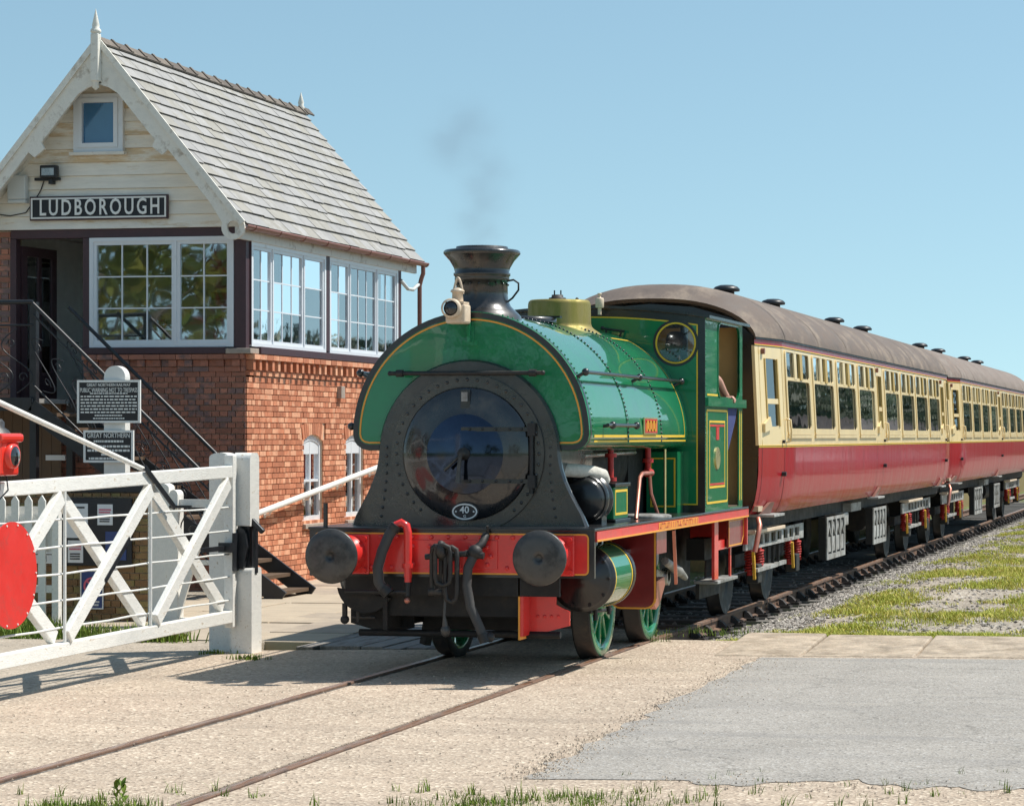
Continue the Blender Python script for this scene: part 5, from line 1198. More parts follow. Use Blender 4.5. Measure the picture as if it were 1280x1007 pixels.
# handrail across the tank front
hr = MB().cyl((-.68, SBY - .06, 2.605), (.68, SBY - .06, 2.605), .019, n=10)
for x in (-.60, .60): hr.cyl((x - .03, SBY - .06, 2.605), (x + .03, SBY - .06, 2.605), .032, n=12)
for x in (-.60, .60): hr.cyl((x, SBY - .06, 2.605), (x, 21.18, 2.605), .018, n=8)
for x in (-.69, .69): hr.sphere((x, SBY - .06, 2.605), .022, 6)
hr.build('handrail', IRN, lo_)
# ---- saddle tank
TY0, TY1 = 21.165, 25.19; TR, TC = 1.075, 2.07
def tank_profile():
    p = [(.93, 1.932), (.99, 1.945), (1.035, 1.975), (1.062, 2.015)]
    p += [(TR * math.cos(R(a)), TC + TR * math.sin(R(a))) for a in range(0, 181, 4)]
    return p + [(-x, z) for x, z in p[:4][::-1]]
tp = tank_profile(); n = len(tp)
mb = MB(); rad = .028
t0 = offset_poly(tp, rad * .8)
A0 = [(x, TY0, z) for x, z in t0]; A1 = [(x, TY0 + rad * .35, z) for x, z in offset_poly(tp, rad * .25)]; A = [(x, TY0 + rad, z) for x, z in tp]; B = [(x, TY1, z) for x, z in tp]
mb.strip(A0, A1, True); mb.strip(A1, A, True); mb.strip(A, B, True); mb.add(A0, [tuple(range(n))]); mb.add(B, [tuple(range(n))])
tank = mb.build('saddle_tank', GRN, lo_)
# black edging and orange line on the tank front, line along the foot of the flank
mb = MB(); mb.plate(offset_poly(tp, .004), [offset_poly(tp, .052)], XZ(TY0), -.004, .0); mb.build('edging', BLK, tank)
mb = MB(); mb.strip([(x, TY0 + .030, z) for x, z in offset_poly(tp, -.002)], [(x, TY0 + .075, z) for x, z in offset_poly(tp, -.002)], True); mb.build('edging', BLK, tank)
mb = MB(); outline(mb, tp, XZ(TY0), .062, .014, -.0055, .0); mb.build('lining', 'lining_orange', tank)
def flank(u, lx=.0):                                       # point on the right flank by angle (deg), pushed out by lx
    return ((TR + lx) * math.cos(R(u)), TC + (TR + lx) * math.sin(R(u)))
def band(mb, a0, a1, y0, y1, h=.003, n=24, sides=(1,)):
    for s in sides:
        P1 = [(s * flank(a0 + (a1 - a0) * i / n, h)[0], y0, flank(a0 + (a1 - a0) * i / n, h)[1]) for i in range(n + 1)]
        mb.strip(P1, [(x, y1, z) for x, y, z in P1])
    return mb
mb = MB(); YP0, YP1 = 21.32, 25.02
for s in (1, -1):
    for (a0, a1, y0, y1, nn) in ((-1.2, .0, YP0, YP1, 2), (62.5, 63.6, 24.3, YP1, 2), (.0, 62.5, YP1 - .016, YP1, 30), (-3.4, -2.6, YP0, YP1 + .04, 2)):
        mb = MB(); band(mb, a0, a1, y0, y1, .003, nn, (s,)); mb.build('lining', 'lining_yellow', tank)
for y in (22.55, 23.92):                                   # plate laps with rivets
    mb = MB()
    if y < 23: band(mb, -4, 184, y, y + .05, .005, 60); mb.build('lap_strip', GRN, tank); mb = MB()
    for k in range(46):
        a = -3 + 95 * k / 45; q = flank(a, .004); mb.sphere((q[0], y + .025, q[1]), .011, 4)
    mb.build('rivets', BLK, tank)
mb = MB()
for k in range(70):
    a = 2 + 176 * k / 69; q = flank(a, .002); mb.sphere((q[0], TY0 + .115, q[1]), .010, 4)
mb.build('rivets', GRN, tank)
MB().lathe([(.0115, 0), (.0115, .01)], (TR + .02, 21.5, 2.1), 'x', 8) if False else None
nm = MB().box(1.075, 1.092, 23.18, 23.72, 2.075, 2.235).build('name_plate', 'brass_bright', tank, bevel=.004)
MB().box(1.0925, 1.0945, 23.20, 23.70, 2.09, 2.22).build('name_field', RED, tank)
mb = MB(); y = 23.24
for k in range(7): mb.box(1.095, 1.098, y, y + .022, 2.105, 2.205); mb.box(1.095, 1.098, y, y + .045, *((2.105, 2.125) if k % 2 else (2.185, 2.205))); y += .063
mb.build('letter_strokes', 'lining_yellow', tank)
# handrails on the flank
def rail(z, y0, y1, posts, ang):
    q0 = flank(ang); out = .085; d = (math.cos(R(ang)), math.sin(R(ang))); x, zz = q0[0] + d[0] * out, q0[1] + d[1] * out
    for s in (1, -1):
        mb = MB().cyl((s * x, y0, zz), (s * x, y1, zz), .017, n=8)
        for y in posts: mb.cyl((s * q0[0], y, q0[1]), (s * x, y, zz), .016, n=8); mb.sphere((s * x, y, zz), .035, 7)
        mb.build('handrail', BLK, tank)
rail(0, 21.20, 25.15, (21.22, 23.25, 25.10), 28.0)
rail(0, 21.48, 22.62, (21.66, 22.58), 4.2)
for (y, z) in ((21.2, 2.145),): MB().sphere((-1.10, y, z), .035, 6).cyl((-1.05, y, z), (-1.1, y, z), .018, n=8).build('lifting_eye', BLK, tank)
# filler lid and lamp iron on the tank
MB().lathe([(.30, 3.125), (.30, 3.165), (.27, 3.175), (.001, 3.18)], (.0, 22.9, 0), n=28).box(-.05, .35, 22.86, 22.94, 3.165, 3.185).build('filler_lid', BLK, tank)
MB().tube([(-.32, 22.7, 3.10), (-.32, 22.7, 3.23)], .014, 6).sphere((-.32, 22.7, 3.24), .028, 6).build('lid_clamp', BLK, tank)
MB().box(-.035, .035, TY0 - .012, TY0, 2.86, 3.02).box(-.012, .012, TY0 - .05, TY0 - .01, 2.88, 3.06).box(-.07, .07, TY0 - .008, TY0, 2.85, 2.90).build('lamp_iron', GRN, tank)
# ---- chimney
CY = 21.52
ch_ = MB().lathe([(.36, 3.06), (.345, 3.12), (.30, 3.165), (.255, 3.21), (.235, 3.26), (.228, 3.30), (.226, 3.43), (.240, 3.43), (.242, 3.455), (.240, 3.475), (.250, 3.478), (.252, 3.50), (.238, 3.505), (.25, 3.55), (.285, 3.61), (.325, 3.655), (.340, 3.672), (.340, 3.690), (.325, 3.704), (.235, 3.708), (.228, 3.735), (.215, 3.737), (.205, 3.70), (.20, 3.5)], (0, CY, 0), n=48, cap=False)
chm_ = ch_.build('chimney', 'smokebox_black', lo_)
mb = MB()
for k in range(18): a = 2 * PI * k / 18; mb.sphere((.231 * math.cos(a), CY + .231 * math.sin(a), 3.40), .010, 4)
mb.build('rivets', 'smokebox_black', chm_)
MB().tube([(.225, CY, 3.43), (.29, CY, 3.44), (.335, CY, 3.41), (.335, CY, 3.35), (.28, CY, 3.28), (.24, CY, 3.25)], .009, 6).build('grab_ring', IRN, chm_)
MB().cyl((0, CY, 3.3), (0, CY, 3.45), .2, n=24).build('bore', CHS, chm_)
# ---- dome with tarnished brass cover, safety valves, whistle
DYC = 24.14
dm = MB().lathe([(.46, 3.03), (.39, 3.085), (.345, 3.115), (.322, 3.14), (.313, 3.17), (.309, 3.36), (.302, 3.385), (.285, 3.400), (.15, 3.404), (.001, 3.404)], (0, DYC, 0), n=48).build('dome', 'brass', lo_)
MB().lathe([(.085, 3.40), (.085, 3.425), (.06, 3.43), (.055, 3.455), (.001, 3.456)], (-.02, DYC, 0), n=18).cyl((-.05, DYC, 3.44), (-.05, DYC, 3.50), .008, n=6).cyl((.015, DYC, 3.44), (.015, DYC, 3.50), .008, n=6).sphere((.18, DYC, 3.41), .018, 5).build('valve_cap', IRN, dm)
wx = on_y(748, 372, 25.0).x
MB().cyl((wx, 25.05, 3.30), (wx, 25.05, 3.37), .02, n=8).lathe([(.04, 3.37), (.045, 3.38), (.045, 3.46), (.04, 3.47), (.015, 3.475), (.012, 3.50), (.022, 3.505), (.022, 3.52), (.001, 3.522)], (wx, 25.05, 0), n=14).build('whistle', 'cream_lamp', lo_)
mb = MB(); q = on_y(770, 412, 25.15)
mb.tube([(q.x - .12, 25.1, q.z + .01), (q.x + .1, 25.1, q.z - .02)], .012, 6).tube([(q.x - .09, 25.1, q.z), (q.x - .1, 25.12, q.z - .10)], .012, 6).tube([(q.x + .07, 25.1, q.z - .01), (q.x + .04, 25.12, q.z - .11)], .012, 6).sphere((q.x - .13, 25.1, q.z + .015), .022, 6).build('injector_valve', IRN, lo_)
# ---- cab
CBY0, CBY1, CBX = 25.20, 27.20, 1.25
def roofz(x): return 3.365 - .10 * (x / CBX) ** 2
outer = [(-CBX, FPZ), (CBX, FPZ)] + [(CBX - 2 * CBX * i / 12, roofz(CBX - 2 * CBX * i / 12)) for i in range(13)]
SPX, SPZ, SPR = .945, 3.01, .19
cab = MB().plate(outer, [circ(SPX, SPZ, SPR, 36), circ(-SPX, SPZ, SPR, 36)], XZ(CBY0), 0, .012).build('cab_front', BLK, lo_)
inn = offset_poly(outer, .075)
mb = MB(); mb.plate(inn, [circ(SPX, SPZ, SPR + .045, 36), circ(-SPX, SPZ, SPR + .045, 36)], XZ(CBY0), -.003, 0.); mb.build('panel', GRN, cab)
mb = MB(); outline(mb, inn, XZ(CBY0), .0, .014, -.005, -.0025); mb.build('lining', 'lining_yellow', cab)
for s in (1, -1):
    mb = MB(); mb.plate(circ(s * SPX, SPZ, SPR + .022, 36), [circ(s * SPX, SPZ, SPR + .006, 36)], XZ(CBY0), -.016, 0); mb.build('spectacle_ring', 'lining_yellow', cab)
    mb = MB(); mb.plate(circ(s * SPX, SPZ, SPR + .05, 36), [circ(s * SPX, SPZ, SPR + .022, 36)], XZ(CBY0), -.006, 0); mb.build('spectacle_edge', BLK, cab)
    MB().prism(circ(s * SPX, SPZ, SPR + .004, 32), XZ(CBY0), .002, .006).build('pane', 'loco_glass', cab)
for s in (1, -1):
    F = (lambda u, v, w: (CBX + w, u, v)) if s > 0 else (lambda u, v, w: (-CBX - w, u, v))
    wh = rrect(25.86, 27.0, 2.47, 3.235, .11); dh = rect(26.40, 26.99, FPZ + .02, 2.36)
    sd_ = MB().plate(rect(CBY0 + .012, CBY1, FPZ, 3.275), [wh, dh], F, -.012, 0).build('cab_side', GRN, lo_)
    mb = MB(); mb.plate(offset_poly(wh, -.022), [wh], F, -.016, .010); mb.build('window_beading', GRN, sd_)
    mb = MB(); mb.prism(rect(CBY0 - .0, CBY1 + .06, 2.365, 2.455), F, .002, .035); mb.build('waist_rail', GRN, sd_, bevel=.006)
    lp_ = rrect(25.275, 26.36, 1.36, 2.335, .03)
    for q in (lp_, rect(25.41, 26.22, 1.52, 2.22)): mb = MB(); outline(mb, q, F, 0, .022, .0, .003); mb.build('lining', 'lining_yellow', sd_)
    for q in (rect(27.025, 27.05, 1.36, 2.335), rect(27.12, 27.145, 1.36, 2.335), rect(25.30, 25.84, 2.475, 2.495)): MB().prism(q, F, 0, .003).build('lining', 'lining_yellow', sd_)
    for q in (rect(25.44, 26.19, 2.158, 2.18), rect(25.44, 26.19, 1.55, 1.57)): MB().prism(q, F, 0, .0035).build('lining', RED, sd_)
    MB().prism(rect(25.76, 25.90, 2.02, 2.155), F, 0, .006).build('route_plate', RED, sd_)
    e2 = [(25.80 + .12 * math.cos(2 * PI * i / 28), 1.83 + .115 * math.sin(2 * PI * i / 28)) for i in range(28)]
    MB().prism(e2, F, 0, .014).build('works_plate', 'brass_bright', sd_, bevel=.004)
    mb = MB()
    for k in range(32):
        q = (CBX * s, CBY0 + .035, FPZ + .06 + k * .062); mb.sphere(q, .009, 4)
    for k in range(18): mb.sphere((CBX * s, CBY0 + .06 + k * .04, 3.245), .008, 4)
    mb.build('rivets', GRN, sd_)
mb = MB(); rp_ = [(-1.31 + 2.62 * i / 16) for i in range(17)]
A = [(x, CBY0 - .06, roofz(x) + .035) for x in rp_]; B = [(x, CBY1 + .14, roofz(x) + .035) for x in rp_]; A2 = [(x, CBY0 - .06, roofz(x) + .005) for x in rp_]; B2 = [(x, CBY1 + .14, roofz(x) + .005) for x in rp_]
mb.strip(A, B); mb.strip(A2, B2); mb.strip(A, A2); mb.strip(B, B2); mb.add([A[0], B[0], B2[0], A2[0]], [(0, 1, 2, 3)]); mb.add([A[-1], B[-1], B2[-1], A2[-1]], [(0, 1, 2, 3)])
mb.build('cab_roof', BLK, lo_)
MB().box(-CBX + .013, CBX - .013, CBY1 - .02, CBY1, FPZ, 2.35).build('bunker_front', 'buff_paint', lo_)
rw = MB().plate([(-CBX + .013, 2.351), (CBX - .013, 2.351), (CBX - .013, 3.25), (-CBX + .013, 3.25)], [circ(.45, 2.85, .2, 24), circ(-.6, 2.85, .2, 24)], XZ(CBY1), -.02, 0).build('cab_rear', 'buff_paint', lo_)
MB().box(-CBX + .014, CBX - .014, CBY0 + .05, CBY1 - .03, FPZ, FPZ + .03).build('cab_floor', 'inside_floor', lo_)
bh = MB().lathe([(.62, 0), (.62, .10), (.001, .12)], (0, CBY0 + .02, 2.0), 'y', 36).box(-.25, .25, CBY0 + .1, CBY0 + .25, 1.6, 1.95).build('backhead', CHS, lo_)
mb = MB()
for (x, z) in ((-.2, 2.4), (.15, 2.45), (.35, 2.25)): mb.cyl((x, CBY0 + .13, z), (x, CBY0 + .22, z), .06, n=12)
mb.tube([(.4, CBY0 + .14, 2.5), (.45, CBY0 + .3, 2.6), (.45, CBY0 + .3, 2.3)], .015, 6).build('gauges', 'brass_bright', lo_)
MB().box(.86, .93, CBY0 + .6, CBY0 + .66, 2.0, 3.2).build('brake_column', BLK, lo_)
# ---- boiler under the tank
MB().lathe([(.66, 22.3), (.66, 25.2)], (0, 0, CZ - .08), 'y', 36).box(-.66, .66, 24.3, 25.19, 1.28, 1.9).build('boiler', CHS, lo_)
# splasher panel with line next to the cab
spl = MB().box(.70, 1.02, 24.93, 25.19, FPZ, 1.90).build('toolbox', GRN, lo_); mb = MB(); outline(mb, rect(.74, 1.0, FPZ + .06, 1.84), XZ(24.93), 0, .016, -.004, 0); mb.build('lining', 'lining_yellow', spl)
# sand box, pump, pipes on the footplate (right hand)
bx_ = MB().box(.78, 1.08, 22.02, 22.56, FPZ + .03, 1.60).build('sand_box', GRN, lo_, bevel=.01)
MB().box(.76, 1.10, 22.0, 22.58, 1.602, 1.635).build('lid', BLK, bx_, bevel=.006); MB().box(.76, 1.10, 22.0, 22.58, FPZ, FPZ + .03).build('plinth', BLK, bx_, bevel=.006)
mb = MB(); outline(mb, rect(22.06, 22.52, 1.345, 1.575), YZ(1.08), 0, .022, .0, .003); mb.build('lining', 'lining_yellow', bx_)
for x in (.90,):
    pm = MB().lathe([(.21, 0), (.225, .02), (.225, .06), (.20, .07), (.20, .16), (.225, .17), (.225, .21), (.2, .23), (.12, .25), (.001, .26)], (x, 21.62, 1.50), 'y', 32).build('steam_pump', BLK, lo_)
    pm.location = (0, 0, 0)
    mb = MB(); mb.lathe([(.19, 0), (.20, -.02), (.16, -.05), (.08, -.07), (.001, -.075)], (x, 21.62, 1.50), 'y', 28)
    for k in range(8): a = 2 * PI * k / 8; mb.cyl((x + .165 * math.cos(a), 21.63, 1.50 + .165 * math.sin(a)), (x + .165 * math.cos(a), 21.58, 1.50 + .165 * math.sin(a)), .018, n=6)
    mb.build('cover', BLK, pm)
    MB().box(x - .16, x + .16, 21.65, 21.83, FPZ, 1.36).build('pedestal', BLK, pm)
MB().tube([(.66, 21.40, 1.74), (.78, 21.5, 1.76), (.88, 21.6, 1.75), (.96, 21.75, 1.735), (1.0, 21.9, 1.71), (1.0, 21.96, 1.66)], .06, 14).build('lagged_pipe', 'lagging_wrap', lo_)
MB().tube([(.55, 21.4, 1.72), (.70, 21.6, 1.76), (.84, 21.8, 1.74)], .035, 10).build('drain_pipe', 'steel', lo_)
mb = MB().tube([(.93, 22.5, 1.64), (.93, 22.5, 1.93)], .028, 10); 
for z in (1.66, 1.88): mb.cyl((.93, 22.5, z - .015), (.93, 22.5, z + .02), .055, n=12)
mb.build('check_valve', 'spring_red', lo_)
mb = MB().tube([(.93, 24.0, 1.95), (.93, 24.0, 1.68)], .03, 10).cyl((.93, 24.0, 1.80), (.93, 24.0, 1.84), .055, n=12).cyl((.93, 23.95, 1.70), (.93, 24.12, 1.70), .04, n=10).build('injector', 'spring_red', lo_)
MB().tube([(.98, 23.98, 1.70), (.98, 23.55, 1.70), (.99, 23.40, 1.66), (1.05, 23.0, FPZ)], .020, 8).build('overflow_pipe', 'copper_pipe', lo_)
MB().tube([(.94, 24.02, 1.70), (.95, 24.05, 1.5), (1.0, 24.15, FPZ)], .018, 8).build('feed_pipe', 'copper_pipe', lo_)
MB().tube([(1.0, 24.45, 1.93), (1.0, 24.45, 1.45), (1.0, 24.45, FPZ)], .013, 8).build('column_rod', 'brass_bright', lo_)
MB().tube([(.80, 22.0, 1.88), (.82, 23.9, 1.9)], .022, 8).build('delivery_pipe', 'steel', lo_)
MB().lathe([(.25, FPZ), (.25, FPZ + .02), (.22, FPZ + .03), (.001, FPZ + .035)], (1.0, 23.6, 0), n=20).build('footplate_cover', 'silver_grey', lo_)
# lamp-iron and bolts at the left end of the front footplate
MB().box(-1.16, -1.13, YB0 + .06, YB0 + .09, FPZ, FPZ + .20).build('lamp_iron', BLK, lo_)
# ---- cylinders and motion
for s in (1, -1):
    cx_, cz_ = s * .965, .82; r_ = .285
    cyl = MB().lathe([(r_, 21.38), (r_, 22.04)], (cx_, 0, cz_), 'y', 40).build('cylinder', GRN, lo_)
    MB().lathe([(.001, 21.28), (.12, 21.28), (.13, 21.295), (.25, 21.30), (.265, 21.31), (.27, 21.33), (.296, 21.335), (.296, 21.37), (.29, 21.38)], (cx_, 0, cz_), 'y', 40).build('end_cover', BLK, cyl)
    MB().lathe([(.29, 22.04), (.296, 22.05), (.296, 22.12), (.2, 22.14), (.1, 22.16), (.09, 22.3), (.001, 22.3)], (cx_, 0, cz_), 'y', 36).build('end_cover', BLK, cyl)
    for y in (21.395, 22.00): MB().lathe([(r_ + .002, y), (r_ + .004, y + .002), (r_ + .004, y + .026), (r_ + .002, y + .028)], (cx_, 0, cz_), 'y', 40, True, False).build('lining', 'lining_yellow', cyl)
    mb = MB()
    for k in range(10): a = 2 * PI * k / 10; mb.cyl((cx_ + .245 * math.cos(a), 21.29, cz_ + .245 * math.sin(a)), (cx_ + .245 * math.cos(a), 21.32, cz_ + .245 * math.sin(a)), .016, n=6)
    mb.build('cover_nuts', IRN, cyl)
    MB().box(s * .66 - .1, s * .66 + .1, 21.7, 22.45, .75, 1.2).build('steam_chest', CHS, cyl)
    mb = MB()
    for y in (21.5, 21.75, 21.95): mb.cyl((cx_ + s * .02, y, 1.10), (cx_ + s * .02, y, 1.17), .015, n=6)
    mb.build('oil_cups', 'steel', cyl)
    mb = MB().tube([(cx_, 21.8, cz_ - .28), (cx_, 21.8, .42)], .02, 8).tube([(cx_, 22.3, cz_ - .28), (cx_, 22.3, .44)], .02, 8).tube([(cx_ - .03, 21.7, .50), (cx_ - .03, 22.5, .47)], .016, 8).build('drain_cock', IRN, cyl)
    mq = rrect(.80, 1.24, .44, 1.25, .10)
    if s < 0: mq = [(-x, z) for x, z in mq][::-1]
    mot = MB().prism(mq, XZ(23.0), 0, .03).build('motion_bracket', MAR, lo_); mb = MB(); outline(mb, mq, XZ(23.0), .0, .016, -.003, .03); mb.build('lining', 'lining_orange', mot)
    MB().box(s * 1.20 - .03, s * 1.20 + .03, 23.03, 23.5, .95, 1.16).build('stiffener', MAR, mot)
    MB().box(cx_ - .035, cx_ + .035, 22.14, 24.3, .96, 1.00).build('slide_bar', 'steel', lo_); MB().box(cx_ - .035, cx_ + .035, 22.14, 23.6, .70, .735).build('slide_bar', 'steel', lo_)
    MB().box(cx_ - .05, cx_ + .05, 23.15, 23.45, .735, .96).build('crosshead', 'steel', lo_, bevel=.01)
    MB().cyl((cx_, 22.3, cz_), (cx_, 23.2, cz_), .035, n=12).build('piston_rod', 'steel', lo_)
# driving wheels
WR = .50
def wheel(y, s):
    o_ = s * .72; i_ = s * .60
    w = MB(); w.lathe([(WR - .055, o_ + s * .045), (WR - .01, o_ + s * .05), (WR, o_ + s * .035), (WR + .003, i_ + s * .03), (WR + .03, i_ + s * .015), (WR + .025, i_), (WR - .06, i_)], (0, y, WR), 'x', 48, True, False)
    wh = w.build('wheel', 'iron_dark', lo_)
    MB().lathe([(WR - .012, o_ + s * .0525), (WR - .016, o_ + s * .057), (WR - .12, o_ + s * .05), (WR - .125, o_ + s * .02), (WR - .125, i_), (WR - .06, i_)], (0, y, WR), 'x', 48, True, False).build('rim', GRN, wh)
    for k in range(10):
        a = 2 * PI * k / 10 + .2; d = Vector((0, math.cos(a), math.sin(a))); c = Vector((o_ + s * .01, y, WR))
        MB().bar(c + d * .08, c + d * (WR - .115), .05, .06, (1, 0, 0)).build('spoke', GRN, wh, bevel=.012)
    MB().lathe([(.12, i_), (.12, o_ + s * .05), (.09, o_ + s * .065), (.05, o_ + s * .07), (.001, o_ + s * .075)], (0, y, WR), 'x', 24).build('hub', GRN, wh)
    cw = [(y + (WR - .13) * math.cos(R(a)), WR + (WR - .13) * math.sin(R(a))) for a in range(60, 121, 10)]
    MB().prism(cw, YZ(o_), s * .0, s * .04).build('balance_weight', GRN, wh)
    MB().cyl((o_, y + .12, WR + .14), (o_ + s * .22, y + .12, WR + .14), .05, n=14).build('crank_pin', 'steel', wh)
WYS = (22.83, 24.78)
for y in WYS:
    for s in (1, -1): wheel(y, s)
    MB().cyl((-.66, y, WR), (.66, y, WR), .07, n=14).build('axle', CHS, lo_)
for s in (1, -1):
    MB().bar((s * .84, WYS[0] + .12, WR + .14), (s * .84, WYS[1] + .12, WR + .14), .03, .09).build('coupling_rod', 'steel', lo_, bevel=.008)
    MB().bar((s * .90, 23.3, .82), (s * .90, WYS[1] + .12, WR + .14), .03, .10).lathe([(.09, 0), (.09, s * .06)], (s * .88, WYS[1] + .12, WR + .14), 'x', 20).build('connecting_rod', 'steel', lo_, bevel=.006)
    # brake gear and hangers, sand pipe, injector, step
    MB().bar((s * 1.15, 24.18, 1.14), (s * 1.12, 24.42, .60), .03, .045).build('hanger_rod', 'copper_pipe', lo_)
    mb = MB(); mb.prism([(24.0, .62), (24.5, .66), (24.55, .58), (24.3, .40), (24.15, .36), (24.05, .42)], YZ(s * .92), 0, s * .06); mb.build('brake_block', 'copper_pipe', lo_)
    MB().lathe([(.14, 0), (.14, s * .05)], (s * .95, 24.05, .92), 'x', 20).tube([(s * 1.0, 24.45, .82), (s * 1.0, 25.1, .68), (s * 1.0, 25.4, .60)], [.04, .05, .03], 8).build('injector_body', 'silver_grey', lo_)
    MB().tube([(s * .95, 23.6, 1.16), (s * .98, 23.75, .95), (s * .98, 23.8, .75), (s * .95, 23.7, .5)], .018, 8).build('steam_pipe', IRN, lo_)
    MB().box(s * .72 - .05, s * .72 + .05, 25.1, 25.16, .2, 1.2).build('brake_hanger', IRN, lo_)
    st_ = MB().bar((s * 1.18, 26.05, 1.17), (s * 1.18, 26.05, .55), .03, .20, (0, 1, 0)).build('step_hanger', 'loco_red', lo_)
    MB().bar((s * 1.16, 26.95, 1.0), (s * 1.16, 26.95, .52), .02, .05, (0, 1, 0)).bar((s * 1.17, 26.1, .90), (s * 1.17, 26.75, .90), .03, .10).build('bracket', 'loco_red', st_)
    MB().box(s * 1.08 - .12, s * 1.08 + .14, 26.0, 27.1, .50, .535).build('step_tread', 'silver_grey', st_, bevel=.006)
    MB().box(s * 1.0 - .02, s * 1.0 + .02, 26.0, 27.1, .34, .50).build('step_back', CHS, st_)
    MB().box(s * .85 - .1, s * .85 + .1, 26.6, 27.2, .72, .95).build('axle_tank', CHS, lo_)
# lamp on the tank front bracket
lx_ = -.07; LYY = 20.98; lz_ = 3.03
ll = thing('headlamp', (lx_, LYY, lz_), 'small cream headlamp with dark lens hung on the locomotive tank front', 'lamp')
MB().box(lx_ - .075, lx_ + .105, LYY - .08, LYY + .10, lz_, lz_ + .17).build('body', 'cream_lamp', ll, bevel=.02)
MB().lathe([(.085, 0), (.085, -.05), (.066, -.055)], (lx_ - .01, LYY - .08, lz_ + .13), 'y', 24, True, False).build('lens_rim', 'cream_lamp', ll)
MB().lathe([(.066, -.03), (.04, -.05), (.001, -.055)], (lx_ - .01, LYY - .085, lz_ + .13), 'y', 20).build('lens', 'door_black', ll)
MB().box(lx_ - .075, lx_ + .09, LYY - .07, LYY + .09, lz_ + .172, lz_ + .19).lathe([(.05, lz_ + .19), (.045, lz_ + .27), (.06, lz_ + .275), (.06, lz_ + .29), (.03, lz_ + .31), (.001, lz_ + .32)], (lx_ + .01, LYY + .01, 0), n=16).build('chimney', 'cream_lamp', ll)
MB().tube([(lx_ - .03 + .09 * i / 10 , LYY + .01, lz_ + .26 + .14 * math.sin(PI * i / 10)) for i in range(11)], .011, 6).build('handle', 'cream_lamp', ll)
MB().box(lx_ + .05, lx_ + .08, LYY + .08, TY0 + .004, lz_ + .0, lz_ + .10).build('socket', IRN, ll)
# ---------------------------------------------------------------- coaches
CY0, CY1 = 28.10, 47.38
def cside(z):
    pts = [(1.17, 1.305), (1.24, 1.345), (1.34, 1.378), (1.48, 1.402), (1.65, 1.416), (1.95, 1.42), (2.2, 1.418), (3.22, 1.362)]
    if z <= pts[0][0]: return pts[0][1]
    for (a, xa), (b, xb) in zip(pts, pts[1:]):
        if z <= b: return xa + (xb - xa) * (z - a) / (b - a)
    return pts[-1][1]
def taper(y): return .155 * max(0, (29.02 - y) / .92, (y - 46.46) / .92)
def cx(y, z): return cside(z) - taper(y)
coach = thing('railway_coach', (0, 37.74, 0), 'cream and crimson railway coach coupled directly behind the green locomotive', 'railway coach', 'coaches of the train')
WIN = [(29.17, 30.80), (31.13, 32.72), (33.07, 34.68), (35.02, 36.60), (37.76, 39.36), (39.68, 41.28), (41.56, 43.12), (43.40, 44.95)]
DOOR = [(28.22, 28.98, 28.38, 28.82), (36.80, 37.56, 36.96, 37.40), (45.08, 45.84, 45.24, 45.68)]
TOI = (46.08, 46.86)
ys = [CY0, 28.4, 28.7, 29.02] + [29.02 + (46.46 - 29.02) * i / 24 for i in range(1, 25)] + [46.77, 47.08, CY1]
zs = [1.17, 1.19, 1.21, 1.24, 1.29, 1.34, 1.40, 1.48, 1.56, 1.65, 1.78, 1.93]
